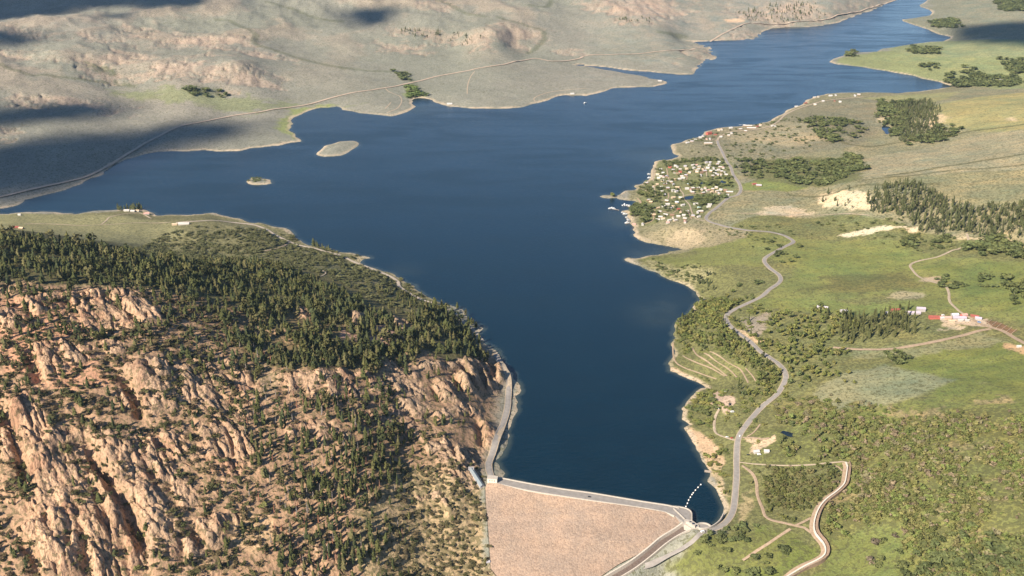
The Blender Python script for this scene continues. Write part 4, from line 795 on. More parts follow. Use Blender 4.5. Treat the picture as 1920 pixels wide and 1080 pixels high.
RN = {"white": "white-roofed", "red": "red-roofed", "pink": "faded-red-roofed", "grey": "grey-roofed", "brown": "brown-roofed", "tan": "tan-roofed", "teal": "pale teal-roofed", "blue": "pale blue-roofed", "lavender": "lavender-roofed"}
ORD = ["nearest to", "second nearest to", "third nearest to", "fourth nearest to", "fifth nearest to", "sixth nearest to", "seventh nearest to", "eighth nearest to", "ninth nearest to", "tenth nearest to", "eleventh nearest to", "twelfth nearest to", "thirteenth nearest to", "fourteenth nearest to"]
allh = [(x, y, c, None, "houses of the lakeside village") for x, y, c in VILLAGE] + [(x, y, c, L, "houses of the lakeside village") for x, y, c, L in LONG] + [(x, y, c, None, "houses of the hamlet up the shore") for x, y, c in SHORE2] + [(x, y, c, None, "houses of the farthest hamlet") for x, y, c in SHORE3]
cells = {}
for h_ in allh:
    d = [math.hypot((h_[0] - q[0][0]), 1.8 * (h_[1] - q[0][1])) for q in LMV]; k = int(np.argmin(d)); cells.setdefault((k, h_[2], bool(h_[3])), []).append((d[k], h_))
rh = random.Random(5)
for (k, c, lg), L_ in cells.items():
    L_.sort(key=lambda q: q[0])
    for i, (d, h_) in enumerate(L_):
        x, y, c, L, g = h_; scale = 1.0 if y > 280 else (1.15 if y > 215 else 1.3)
        noun = "shed" if lg else "house"; lab = f"{'long ' if lg else ''}{RN[c]} {noun}" + (f", {ORD[min(i, 13)]} {LMV[k][1]}" if len(L_) > 1 else f" by {LMV[k][1]}")
        house(x, y, (L * .8 if L else rh.uniform(7, 11)) * scale, rh.uniform(5.5, 7.5) * scale, c, rh.choice(["white", "white", "tan", "brown"]) if c != R_ else rh.choice(["red", "brown"]), lab, "shed" if lg else "house", noun, g, rh.choice([0, 0, .25, -.3, .5, 1.4]) if not lg else rh.uniform(-.12, .12), 3.2)
house(1329, 252, 19, 12, R_, "red", "big bright red building standing on the lake bank of the hamlet", "lodge", "lodge", None, .5, 6)
for x, y, L, W, c, w, lab, nm, rz in ((1678,582.5,20,7,R_,"brown","low dark red shed standing alone in the meadow past the ranch","shed",.15),(1664,587.5,7,6,W_,W_,"small bright white hut at the far end of the ranch row","hut",0),(1712,588.5,28,9,"lavender",G_,"long pale grey barn with a low roof in the ranch row","barn",-.1),(1726,583.5,17,10,"lavender",G_,"tall pale grey barn behind the long low barn","barn",-.15),(1754,597,26,11,R_,R_,"bright red barn with a red roof at the ranch yard","barn",-.1),(1767,598,11,8,W_,W_,"white ranch house right beside the bright red barn","house",.2),(1776,598,14,9,K_,T_,"faded red shed in the middle of the ranch yard","shed",0),(1790,592.5,13,9,"blue",G_,"pale blue roofed shed behind the ranch yard","shed",.1),(1798.5,598,26,10,"lavender",G_,"long lavender roofed barn on the ranch track","barn",-.05),(1807,593,12,9,K_,R_,"red walled cabin at the head of the ranch yard","cabin",.3),(1827,595.5,15,9,R_,B_,"dark red roofed shed beside the ranch road","shed",-.4),(1834,599,12,9,"lavender",G_,"grey roofed shed beside the brown corrals","shed",-.4),(1801,602.2,10,3.5,W_,W_,"long white trailer parked below the lavender barn","trailer",0),(1813,602.6,8,3.5,W_,W_,"short white trailer parked at the ranch road","trailer",0),(1784,604,13,4,T_,T_,"tan open shed along the front of the ranch yard","shed",0),
  (1542,578,22,9,G_,G_,"long grey shed standing alone at the meadow edge","shed",-.35),(1581.7,584.5,14,7,G_,G_,"small grey shed behind the hillside grove","shed",.1),(1910,651,7,6,W_,W_,"small white hut beside the ranch road junction","hut",0),
  (28,428,22,12,R_,B_,"red roofed farmhouse on the open headland","house",.3),(40,429,14,9,T_,B_,"tan barn beside the red roofed headland farmhouse","barn",-.2),(37,404,9,7,W_,W_,"lone white hut on the headland by the lake edge","hut",0),(238,396,18,9,W_,W_,"white cabin under the shoreline trees of the headland","cabin",0),(249,397,14,8,W_,W_,"white cabin just right of the shoreline trees","cabin",0),(258,396.5,11,8,T_,W_,"tan roofed cabin at the end of the white cabin row","cabin",0),(275,402,17,12,K_,W_,"pinkish boat house at the water edge of the headland","boat house",.3),(345,421,34,10,W_,W_,"long white lodge with a low roof on the sage headland","lodge",.05),(328,422,16,7,T_,T_,"low tan shed beside the long white lodge","shed",.05),
  (843,195.5,26,11,W_,W_,"white building standing alone on the north shore","building",0),(1237,152.5,20,10,W_,W_,"white building on the tip of the northern point","building",0),(1073,176.5,20,10,W_,W_,"white cabin near the north shore track","cabin",0),(1843,144.5,24,16,W_,W_,"white farm building among the trees beyond the bay","farm building",.2),(1877,151.5,24,14,W_,W_,"white barn at the right end of the far farm trees","barn",.1),(1860,149,16,10,G_,G_,"grey shed among the far farm trees","shed",0),(1414,346.5,13,9,R_,B_,"red roofed cabin across the road from the village","cabin",.3),(1422.6,349,16,10,G_,B_,"grey roofed house across the road from the village","house",-.2),
  (915,1053,5,5,G_,G_,"small grey hut at the foot of the dam face","hut",.2),(929,1056.5,5,4.5,W_,W_,"small white hut at the foot of the dam face","hut",0),(1418,848,9,7,W_,W_,"white cabin on the bare pad beside the road","cabin",.2),(1437,847.5,8,7,W_,W_,"white cabin at the back of the bare pad","cabin",-.1)):
    k_ = .8 if (x < 900 and y < 440) or y < 300 else .92
    house(x, y, L * k_, W * k_, c, w, lab, nm.replace(" ", "_"), nm, None, rz, 3.0 if "tall" not in lab else 6)
# gatehouse with its two rows of windows
def boxv(x0, x1, y0, y1, z0, z1): return [(x0, y0, z0), (x1, y0, z0), (x1, y1, z0), (x0, y1, z0), (x0, y0, z1), (x1, y0, z1), (x1, y1, z1), (x0, y1, z1)]
BF = [(3, 2, 1, 0), (4, 5, 6, 7), (0, 1, 5, 4), (1, 2, 6, 5), (2, 3, 7, 6), (3, 0, 4, 7)]
p = at_z(923.5, 905, 4.0)
gh = tag(empty("gatehouse", (p[0], p[1], 0), -.16), "cream concrete gatehouse with small windows at the left end of the dam", "gatehouse")
faces_obj("wall", boxv(-7.5, 7.5, -4, 4.5, -6, 13), BF, simple("cream_concrete", (.66, .58, .46), .8, .08, .6), gh)
faces_obj("roof", boxv(-8, 8, -4.5, 5, 13.003, 13.8), BF, concrete, gh)
for zz in (4.5, 9):
    for xx in (-3.4, 0, 3.4): faces_obj("window", boxv(xx - .65, xx + .65, -4.06, -3.9, zz, zz + 2), BF, dark_m, gh)
faces_obj("door", boxv(5.3, 6.6, -4.06, -3.9, 0, 2.4), BF, WALLC["grey"], gh)
# the long sloping covered way on the hillside by the gatehouse
A_ = on_land([(884, 884)])[0]; B__ = on_land([(904, 915)])[0]
za, zb = float(H(*A_)) + 1, float(H(*B__)) + 1; v = B__ - A_; L = np.linalg.norm(v); v /= L; n_ = np.array([v[1], -v[0]])
cvw = tag(empty("inclined_shed", (float(A_[0]), float(A_[1]), za)), "long pale blue-grey covered way sloping down the hillside by the gatehouse", "covered way")
def incl(s, w, z): q = v * s * L + n_ * w; return (q[0], q[1], (zb - za) * s + z)
V = [incl(s, w, z) for s in (0, 1) for w, z in ((-3.2, -4), (-3.2, 3), (0, 4.8), (3.2, 3), (3.2, -4))]
faces_obj("wall", V, [(0, 1, 6, 5), (3, 4, 9, 8), (4, 3, 2, 1, 0), (5, 6, 7, 8, 9)], WALLC["grey"], cvw)
V = [incl(s, w, z) for s in (-.03, 1.03) for w, z in ((-3.3, 2.9), (0, 4.9), (3.7, 2.9), (3.7, 3.15), (0, 5.3), (-3.7, 3.15))]
faces_obj("roof", V, [(0, 1, 7, 6), (1, 2, 8, 7), (3, 4, 10, 9), (4, 5, 11, 10), (2, 3, 9, 8), (5, 0, 6, 11), (5, 4, 1, 0), (4, 3, 2, 1), (6, 7, 10, 11), (7, 8, 9, 10)], ROOFC["steel"], cvw)
faces_obj("landing", [tuple(np.array(q) + np.array([0, 0, 0])) for q in boxv(-5, 4, -2, 6, -4, 4)], BF, WALLC["grey"], cvw)

# ------------------------------------------------------------------ cars, boats, buoys, docks
paint_ = {k: simple("car_paint_" + k, c, .35, .03, .5) for k, c in (("white", (.8, .8, .78)), ("dark", (.04, .045, .05)), ("red", (.4, .05, .04)), ("blue", (.15, .25, .42)))}
tyre = simple("tyre_rubber", (.03, .03, .03), .9, .1)
def prism_x(prof, w):
    n = len(prof); V = [(x, -w, z) for x, z in prof] + [(x, w, z) for x, z in prof]
    return V, [tuple(range(n))[::-1], tuple(range(n, 2 * n))] + [(i, (i + 1) % n, (i + 1) % n + n, i + n) for i in range(n)]
CARPROF = [(-2.2, .35), (2.2, .35), (2.25, .8), (2.1, .95), (1.0, 1.02), (.35, 1.5), (-1.2, 1.55), (-2.0, 1.05), (-2.25, .95)]
VANPROF = [(-3.0, .4), (3.0, .4), (3.1, 1.1), (2.6, 1.3), (2.1, 2.4), (-3.05, 2.5), (-3.1, .9)]
def vehicle(px, py, colr, label, rz, van=False, base=None, cat="car", name="car"):
    p = on_land([(px, py)])[0] if base is None else at_z(px, py, base); z = (float(H(*p)) + 1.3) if base is None else base
    t = tag(empty(name, (p[0], p[1], z), rz), label, cat); V, F = prism_x(VANPROF if van else CARPROF, 1.15 if van else .92); faces_obj("body", V, F, paint_[colr], t)
    V, F = prism_x([(1.0, 1.0), (.4, 1.42), (-1.15, 1.46), (-1.75, 1.05)] if not van else [(2.0, 1.5), (1.9, 2.2), (-2.6, 2.25), (-2.6, 1.5)], .94 if not van else 1.17); faces_obj("window", V, F, dark_m, t)
    for sx in (-1, 1):
        for sy in (-1, 1):
            a = np.arange(12) * math.pi / 6; X = sx * (1.4 if not van else 2.0); V = [(X + .36 * math.cos(q), sy * (.8 if not van else 1.0) + w, .36 + .36 * math.sin(q)) for w in (-.13, .13) for q in a]
            faces_obj("wheel", V, [tuple(range(12))[::-1], tuple(range(12, 24))] + [(i, (i + 1) % 12, (i + 1) % 12 + 12, i + 12) for i in range(12)], tyre, t)
    return t
vehicle(1105, 932, "dark", "dark car driving along the crest of the dam", -.15, base=CREST_Z + .05)
vehicle(1317.5, 999, "white", "white van stopped at the road fork beside the spillway", .4, True, cat="van", name="van")
vehicle(1423, 854, "white", "white van parked in front of the white cabins on the bare pad", .1, True, cat="van", name="van")
vehicle(1402.5, 854.5, "dark", "dark car parked at the edge of the bare pad", .3)
vehicle(1368, 760, "dark", "dark truck parked on the bare lakeside lot", 1.1, True, cat="truck", name="truck")
vehicle(1360, 736, "white", "white car parked at the back of the lakeside lot", .4)
vehicle(1373, 774, "white", "white van parked at the right corner of the lakeside lot", .2, True, cat="van", name="van")
vehicle(1348, 767.5, "white", "white car at the entrance of the lakeside lot", .9)
vehicle(1363, 821, "white", "white car where the lot's lane nears the main road", .2)
vehicle(1372, 823, "red", "red car on the lane between the lot and the main road", .2)
vehicle(1387, 819, "white", "white car at the main road junction", 1.2)
vehicle(1835.6, 606, "blue", "blue truck parked on the ranch road by the corrals", -.5, True, cat="truck", name="truck")
vehicle(1768, 593, "white", "white truck parked behind the bright red barn", .3, True, cat="truck", name="truck")
hull_m = simple("white_hull", (.82, .82, .80), .35, .04); deck_m = simple("boat_deck", (.55, .5, .42), .6, .1)
HULL = None
def boat(px, py, label, rz, s=1.0, group=None):
    global HULL
    p = at_z(px, py, .3); t = tag(empty("boat", (p[0], p[1], 0), rz), label, "boat", group); t.scale = (s * .75, s * .75, s * .75)
    if HULL is None:
        st = [(-4, 1.35, 1.1), (-2, 1.5, 1.1), (1, 1.45, 1.15), (3, .9, 1.3), (4.6, .05, 1.5)]; V, F = [], []
        for x, w, z in st: V += [(x, -w, z), (x, -w * .6, -.3), (x, w * .6, -.3), (x, w, z)]
        for i in range(4):
            for k in range(3): F.append((i * 4 + k, i * 4 + 4 + k, i * 4 + 5 + k, i * 4 + k + 1))
        F += [(0, 1, 2, 3)] + [(i * 4, i * 4 + 3, i * 4 + 7, i * 4 + 4) for i in range(4)]
        HULL = faces_obj("hull", V, F, hull_m, t); V, F = prism_x([(-2.2, 1.1), (1.2, 1.1), (.5, 2.3), (-2.1, 2.4)], 1.05); boat.cab = faces_obj("cabin", V, F, hull_m, t)
        V, F = prism_x([(.98, 1.5), (.6, 2.1), (-1.9, 2.1), (-1.9, 1.5)], 1.07); boat.win = faces_obj("windscreen", V, F, dark_m, t)
    else:
        for src in (HULL, boat.cab, boat.win):
            c = src.copy(); COL.objects.link(c); c.parent = t
    return t
gb = "boats moored off the village landing"
for x, y, lab, rz, s in ((1143.6,391,"white boat at the outer end of the spit, farthest from shore",.2,1.6),(1147.8,390.2,"larger white boat, second from the outer end off the spit",.1,1.9),(1150.8,391.4,"white boat tied just off the tip of the tan spit",0,1.4),(1166.6,385,"white boat outermost of the four in the small cove",1.5,1.2),(1170.8,383.6,"tall white boat second of the four in the small cove",1.4,2.0),(1176.5,385,"white boat third of the four in the small cove",.2,1.7),(1181.3,386.6,"white boat of the small cove nearest the landing",-.2,1.9),(1171.8,401.4,"big white boat tucked under the near side of the spit",.1,2.0),(1167,398.6,"small white boat under the near side of the spit",.1,1.2),(1175.6,418.2,"white boat at the outer end of the lowest dock",.1,2.0),(1177.8,414.8,"white boat beside the second dock from the bottom",.1,1.3),(1177.6,411.4,"white boat beside the middle of the small docks",0,1.3),(1174.6,407.4,"white boat by the topmost of the small docks",0,1.2),(1217.5,333.5,"white boat moored under the steep village bank",.2,1.9),(1216.5,326.5,"pale boat moored at the far end of the steep village bank",0,1.6),(1097,193,"lone white boat far out on the open lake",.7,2.0)):
    boat(x, y, lab, rz, s, gb if y > 300 else None)
wood = simple("dock_wood", (.42, .35, .28), .85, .2)
def dock(P, w, label):
    W = resample(at_z(*np.array(P).T, .6), 6); t = tag(empty("dock", (0, 0, 0)), label, "dock", "docks at the village landing"); link("deck", wall_mesh("deck", P3(W, .55), .25, w, wood, .1), t)
    for q in W[::2]: link("post", wall_mesh("post", P3(np.array([q, q + np.array([.3, 0])]), 0), 1.4, .3, wood, 3), t)
dock([(1151,392),(1161,394)], 2.5, "thin dock running out from the tip of the tan spit"); dock([(1176,386.5),(1187,389)], 2.5, "dock in the small cove beside the landing"); dock([(1173,419),(1183,417.5)], 2.2, "lowest of the small docks along the tree lined bank"); dock([(1175,415.5),(1183,414)], 2.0, "second lowest of the small docks along the bank"); dock([(1174,409),(1178,411)], 2.0, "topmost of the small docks along the bank"); dock([(1321,883),(1333,884.5)], 6, "wide pale dock jutting from the tan shore near the dam")
buoy_m = simple("buoy_white", (.85, .83, .80), .5, .05)
BP = [(1314.1,908.3),(1309,913.5),(1304,918.8),(1299.8,924),(1297.6,927),(1294.5,932),(1291.4,937.4),(1289,943.4),(1286.2,949.5)]
prof = [(0, -.6), (.9, -.5), (1.35, 0), (1.35, .7), (1.0, 1.25), (.45, 1.5), (.4, 1.9), (0, 2.0)]
a = np.linspace(0, 2 * math.pi, 14, endpoint=False); V = .78 * np.array([(r * math.cos(q), r * math.sin(q), z) for r, z in prof for q in a])
F = [(i * 14 + k, i * 14 + (k + 1) % 14, i * 14 + 14 + (k + 1) % 14, i * 14 + 14 + k) for i in range(len(prof) - 1) for k in range(14)]
bme = np_mesh("buoy", V, np.array(F), [buoy_m], smooth=True)
for i, q in enumerate(BP):
    p = at_z(q[0], q[1], .5); lab = ("white buoy at the shore end of the boom line" if i == 0 else "white buoy at the dam end of the boom line" if i == 8 else f"white boom buoy, {('second','third','fourth','fifth','fourth','third','second')[i-1]} from the {'shore' if i < 5 else 'dam'} end of the line")
    tag(link("buoy", bme, None, (p[0], p[1], 0)), lab, "buoy", "buoys of the safety boom before the spillway")
W = np.array([at_z(x, y, .2) for x, y in BP]); cab = catmull(W, 4); tag(link("boom_cable", wall_mesh("boom_cable", P3(cab, .05), .2, .3, wood, .1)), "thin floating cable joining the white boom buoys", "cable")
# corral fences on the brown ground
for i in range(6):
    x0 = 1853 + i * 9.5; y0 = 602.5 + i * 3.6; W = on_land([(x0 - 4, y0 + 6), (x0 + 6, y0 - 2)]); W = resample(W, 8)
    tag(link("corral_fence", wall_mesh("corral_fence", np.column_stack([W, H(W[:, 0], W[:, 1])]), 1.8, .8, dirt, .5)), ["corral fence nearest the ranch sheds", "second corral fence from the ranch sheds", "third corral fence from the ranch sheds", "third corral fence from the road end", "second corral fence from the road end", "corral fence at the road end"][i], "fence", "fences across the brown corrals")
print("built", round(time.time() - _T0, 1))

# ------------------------------------------------------------------ trees and brush
def leaf_material(name, rough=.9):
    m = Mat(name, rough, .1); c = m.attr("tint"); n = m.noise(.9, 3, .6); m.color(m.mix(1.0, c, m.ramp(n, [(.3, G3(.72)), (.7, G3(1.25))]), 'MULTIPLY')); return m.m
needle = leaf_material("needles"); leaf = leaf_material("leaves"); bark = simple("bark", (.20, .14, .10), .95, .2)
aspen_bark = simple("pale_bark", (.42, .38, .31), .9, .2)
def conifer_geo(seed, nl=7, nk=8, full=1.0):
    """unit conifer: 1 high, tiers of drooping ragged boughs"""
    rs = np.random.default_rng(seed); V, F = [], []
    for l in range(nl):
        t = l / nl; z0 = .06 + .80 * t; r = (.160 * (1 - t) ** .58 + .012) * (1 - .25 * (t < .12)) * full * rs.uniform(.85, 1.12); z1 = min(1.0, z0 + .30 * (1 - .45 * t))
        k0 = len(V); ph = rs.uniform(0, 6.3); off = rs.normal(0, .010, 2)
        V.append((off[0], off[1], z1))
        for k in range(nk):
            a = ph + k * 2 * math.pi / nk + rs.normal(0, .12); rr = r * (1.0 if k % 2 == 0 else .62) * rs.uniform(.75, 1.2)
            V.append((off[0] + rr * math.cos(a), off[1] + rr * math.sin(a), z0 + rs.normal(0, .018) + (.035 if k % 2 else 0)))
        for k in range(nk): F.append((k0, k0 + 1 + k, k0 + 1 + (k + 1) % nk))
    return np.array(V), np.array(F)
def leafy_geo(seed, n=70, flat=1.0, low=.22, size=.15):
    """unit broadleaf crown: a cloud of leaf sprays round a few boughs"""
    rs = np.random.default_rng(seed); V, F = [], []
    lobes = [(rs.normal(0, .13), rs.normal(0, .13), rs.uniform(low + .15, .82), rs.uniform(.14, .24)) for _ in range(5)]
    for i in range(n):
        lx, ly, lz, lr = lobes[i % 5]; d = rs.normal(0, 1, 3); d /= np.linalg.norm(d); c = np.array([lx, ly, lz]) + d * lr * rs.uniform(.6, 1.05) * np.array([1, 1, flat]); c[2] = max(c[2], low * .5)
        nrm = d + rs.normal(0, .45, 3); nrm /= np.linalg.norm(nrm); u = np.cross(nrm, (0, 0, 1.0)) + 1e-3; u /= np.linalg.norm(u); w = np.cross(nrm, u); s = size * rs.uniform(.6, 1.25); k = len(V)
        a0 = rs.uniform(0, 6.3)
        for j in range(3):
            a = a0 + j * 2.094 + rs.normal(0, .25); V.append(c + s * (u * math.cos(a) + w * math.sin(a)))
        F.append((k, k + 1, k + 2))
    return np.array(V), np.array(F)
def trunk_geo(h=.35, r=.018, n=5):
    a = np.arange(n) * 2 * math.pi / n; V = np.array([(r * math.cos(q), r * math.sin(q), -.05) for q in a] + [(r * .55 * math.cos(q), r * .55 * math.sin(q), h) for q in a])
    F = [];
    for i in range(n): F += [(i, (i + 1) % n, (i + 1) % n + n), (i, (i + 1) % n + n, i + n)]
    return V, np.array(F)
def grow(P, spacing, clump=0.0, cs=60.0, seed=0, rockmax=.75, keep=None, jit=.35):
    """places for plants in a polygon given in pixels: about one per spacing squared, thinned into clumps"""
    W = on_land(P) if not isinstance(P, np.ndarray) else P
    rs = np.random.default_rng(seed + 1000); lo, hi = W.min(0), W.max(0)
    nx = int((hi[0] - lo[0]) / spacing) + 1; ny = int((hi[1] - lo[1]) / spacing) + 1
    gx, gy = np.meshgrid(lo[0] + (np.arange(nx) + .5) * spacing, lo[1] + (np.arange(ny) + .5) * spacing)
    gx = (gx + np.where(np.arange(ny)[:, None] % 2, spacing / 2, 0)).ravel() + rs.normal(0, jit * spacing, nx * ny); gy = gy.ravel() + rs.normal(0, jit * spacing, nx * ny)
    wob = 26 + spacing * 2.5 if np.mean(gy) < 2600 and clump > 0 else spacing * 2.5; ok = inside(gx + wob * fbm(gx, gy, 60, 4, seed) + rs.normal(0, wob * .2, gx.shape), gy + wob * fbm(gx, gy, 60, 4, seed + 9) + rs.normal(0, wob * .2, gx.shape), W)
    gx, gy = gx[ok], gy[ok]
    if clump > -1: m = fbm(gx, gy, cs, 4, seed + 3) * 1.6 + rs.normal(0, .16, gx.shape) > clump - .5; gx, gy = gx[m], gy[m]
    i = np.clip(np.round(np.interp(gx / gy, S, np.arange(NS))).astype(int), 0, NS - 1); j = np.clip(np.round(np.interp(gy, YR, np.arange(NY))).astype(int), 0, NY - 1)
    m = (SD[j, i] > 3.5) & ~RM[j, i] & (DAM_W[j, i] < .5) & (rk[j, i, 0] < rockmax)
    gx, gy = gx[m], gy[m]; return np.column_stack([gx, gy, H(gx, gy)])
class Kind:
    def __init__(s, name, crowns, trunk, cmat, tmat): s.name, s.crowns, s.trunk, s.cm, s.tm = name, crowns, trunk, cmat, tmat; s.P, s.h, s.w, s.t = [], [], [], []
    def add(s, P, h, w, tints, hs=.2, seed=0):
        if len(P) == 0: return
        rs = np.random.default_rng(seed + len(P)); n = len(P); hh = h * np.clip(rs.normal(1, hs, n), .45, 1.6)
        s.P.append(P); s.h.append(hh); s.w.append(hh * w * rs.uniform(.8, 1.25, n)); T = np.array(tints); k = rs.integers(0, len(T), n); s.t.append(T[k] * rs.uniform(.8, 1.2, (n, 1)))
    def finish(s, n_ind, obj_label, cat, group, stuff_name, stuff_label, kids=True, hmin=0):
        P = np.concatenate(s.P); h = np.concatenate(s.h); w = np.concatenate(s.w); t = np.concatenate(s.t)
        px, py, fw = to_px(P[:, 0], P[:, 1], P[:, 2] + h * .5); size = h * np.sqrt(w / h) / fw
        vis = (px > 4) & (px < 1916) & (py > 4) & (py < 1076); size = np.where(vis, size, 0)
        own = np.argsort(-size)[:n_ind]; own = own[size[own] > 0]; rest = np.ones(len(P), bool); rest[own] = False
        rs = np.random.default_rng(len(P)); ang = rs.uniform(0, 6.283, len(P)); var = rs.integers(0, len(s.crowns), len(P))
        # the few hundred that show largest: each an object of its own
        cache = {}
        for i in own:
            tk = tuple(np.round(t[i] * 14).astype(int)); key = (var[i], tk)
            if key not in cache:
                V, F = s.crowns[var[i]]; cache[key] = np_mesh(s.name + "_crown", V, F, [s.cm], None, {"tint": np.tile(np.array(tk) / 14.0 if s.name is None else t[i], (len(V), 1)) * (.85 + .3 * rs.random((len(V), 1)))})
            if kids:
                o = empty(s.name, tuple(P[i]), ang[i]); o.scale = (w[i] / .33, w[i] / .33, h[i]); o.empty_display_size = .2
                link("crown", cache[key], o)
                if "trunk" not in cache: cache["trunk"] = np_mesh("trunk", s.trunk[0], s.trunk[1], [s.tm])
                link("trunk", cache["trunk"], o)
            else:
                o = link(s.name, cache[key], None, tuple(P[i])); o.rotation_euler = (0, 0, ang[i]); o.scale = (w[i] / .33, w[i] / .33, h[i])
            tag(o, obj_label(px[i], py[i], h[i]), cat, group)
        # the others: one growth
        VV, FF, TT, n0 = [], [], [], 0
        for v in range(len(s.crowns)):
            m = np.where(rest & (var == v))[0]
            if len(m) == 0: continue
            V, F = s.crowns[v]
            if s.trunk is not None and kids: V = np.concatenate([V, s.trunk[0]]); F = np.concatenate([F, s.trunk[1] + len(s.crowns[v][0])])
            c, s_ = np.cos(ang[m])[:, None], np.sin(ang[m])[:, None]; k = (w[m] / .33)[:, None]
            X = (V[None, :, 0] * c - V[None, :, 1] * s_) * k + P[m, 0:1]; Y = (V[None, :, 0] * s_ + V[None, :, 1] * c) * k + P[m, 1:2]; Zz = V[None, :, 2] * h[m][:, None] + P[m, 2:3]
            VV.append(np.stack([X, Y, Zz], -1).reshape(-1, 3)); FF.append((F[None] + (np.arange(len(m)) * len(V))[:, None, None] + n0).reshape(-1, F.shape[1])); n0 += len(m) * len(V)
            tt = np.repeat(t[m][:, None], len(V), 1) * (.85 + .3 * rs.random((len(m), len(V), 1)))
            if s.trunk is not None and kids: tt[:, len(s.crowns[v][0]):] = (.19, .14, .10)
            TT.append(tt.reshape(-1, 3))
        if VV:
            me = np_mesh(stuff_name, np.concatenate(VV), np.concatenate(FF), [s.cm], None, {"tint": np.concatenate(TT)}); tag(link(stuff_name, me), stuff_label, cat, None, "stuff")
        print(s.name, len(own), int(rest.sum()), round(time.time() - _T0, 1))
PINE = Kind("conifer", [conifer_geo(i, 6 + i % 3, 8, .85 + .15 * (i % 4)) for i in range(9)] + [(g[0] * np.array([.72, .72, 1.05]), g[1]) for g in (leafy_geo(80 + i, 64, 1.3, .10, .12) for i in range(2))], trunk_geo(.3, .016), needle, bark)
DEAD = Kind("dead_conifer", [conifer_geo(20 + i, 5, 7, .62) for i in range(3)], trunk_geo(.7, .014), needle, bark)
ASPEN = Kind("broadleaf_tree", [leafy_geo(40 + i) for i in range(6)], trunk_geo(.5, .014), leaf, aspen_bark)
BUSH = Kind("shrub", [leafy_geo(60 + i, 44, .9, .05, .18) for i in range(5)], None, leaf, None)
DK = [(.060, .067, .024), (.076, .080, .028), (.046, .054, .022), (.094, .092, .034), (.058, .069, .031), (.105, .097, .042)]
DKF = [(.070, .078, .034), (.08, .085, .036), (.062, .07, .031)]
BR = [(.17,.16,.06),(.15,.15,.052),(.19,.17,.075),(.12,.13,.045),(.15,.18,.055),(.18,.17,.062),(.20,.18,.10),(.21,.165,.105),(.13,.145,.05),(.14,.15,.05),(.14,.17,.05)]
# the hill: thick wood on the back and top, thin groves on the rocky face
PINE.add(grow([(-60,445),(100,450),(200,466),(300,490),(440,492),(540,505),(600,530),(680,572),(740,600),(640,600),(560,592),(450,566),(330,548),(200,545),(-60,548)], 9.0, .16, 45, 1), 15, .50, DK, .40)
PINE.add(grow([(430,560),(560,590),(650,596),(760,612),(830,570),(880,604),(915,655),(925,684),(780,682),(700,700),(560,706),(480,690),(430,640)], 10, .38, 40, 2), 16, .50, DK, .40)
PINE.add(grow([(470,640),(640,650),(760,650),(790,690),(700,702),(560,708),(490,695)], 10, .16, 45, 12), 16, .46, DK, .40)
PINE.add(grow([(0,545),(200,545),(330,548),(430,562),(440,640),(480,700),(460,760),(380,740),(300,700),(240,640),(120,640),(0,640)], 12, .28, 40, 3), 14, .46, DK, .36)
PINE.add(grow([(440,740),(540,720),(720,720),(780,780),(760,850),(720,900),(740,1080),(640,1080),(540,960),(470,880),(430,800)], 12.5, .33, 45, 4), 20, .34, DK)
PINE.add(grow([(540,830),(700,790),(760,850),(700,960),(600,960)], 12.5, .30, 45, 14), 22, .33, DK)
PINE.add(grow([(500,950),(640,960),(740,1080),(760,1110),(500,1110)], 13, .36, 40, 5), 21, .33, DK)
PINE.add(grow([(-40,640),(60,640),(240,740),(330,760),(430,800),(470,880),(520,960),(500,1110),(-40,1110)], 15, .48, 40, 6, .6), 14, .44, DK, .36)
PINE.add(grow([(90,860),(150,860),(170,960),(120,1000),(85,960)], 11, .2, 40, 7), 15, .30, DK)
PINE.add(grow([(0,640),(60,650),(80,760),(30,800),(0,780)], 11, .3, 40, 17), 14, .34, DK)
PINE.add(grow([(740,740),(860,720),(905,760),(860,830),(800,860),(740,860)], 13, .45, 40, 8, .5), 15, .33, DK)
PINE.add(grow([(740,860),(860,860),(915,915),(915,1060),(860,1090),(740,1090)], 18, .6, 40, 9, .6), 11, .42, DK)
PINE.add(grow([(810,1062),(980,1080),(985,1110),(800,1110)], 8, .1, 40, 10), 10, .45, DK)
DEAD.add(grow([(440,640),(560,700),(740,760),(760,900),(740,1080),(520,1080),(430,800)], 15, .32, 50, 31), 14, .25, [(.25,.16,.12),(.22,.185,.165),(.27,.13,.085),(.19,.165,.15)])
DEAD.add(grow([(500,980),(620,960),(660,1080),(520,1090)], 12, .35, 40, 32), 15, .27, [(.22,.12,.08),(.17,.145,.13),(.25,.11,.07)])
DEAD.add(grow([(140,640),(260,650),(240,700),(150,690)], 14, .3, 40, 33), 9, .45, [(.21,.14,.11),(.16,.14,.12)])
# conifers on the right
PINE.add(grow([(1645,348),(1720,344),(1760,372),(1800,385),(1990,370),(1990,448),(1900,445),(1740,440),(1700,412),(1630,398)], 11, -.05, 90, 41), 19, .30, DKF)
PINE.add(grow([(1530,362),(1640,360),(1640,396),(1520,392)], 22, .5, 60, 42), 14, .34, DKF)
PINE.add(grow([(1575,590),(1700,582),(1695,625),(1640,640),(1570,640)], 9, .05, 50, 43), 18, .28, [(.07,.075,.03),(.08,.085,.032)])
PINE.add(grow([(1270,600),(1360,590),(1430,640),(1480,690),(1440,740),(1340,740),(1400,700),(1335,655),(1266,640)], 16, .4, 40, 44), 16, .30, [(.06,.068,.026),(.07,.08,.03)])
PINE.add(grow([(1675,195),(1745,190),(1770,262),(1690,268)], 12, -.1, 60, 45), 17, .36, DKF)
PINE.add(grow([(1296,535),(1340,510),(1342,545),(1310,552)], 9, .1, 40, 46), 12, .4, [(.06,.07,.03)])
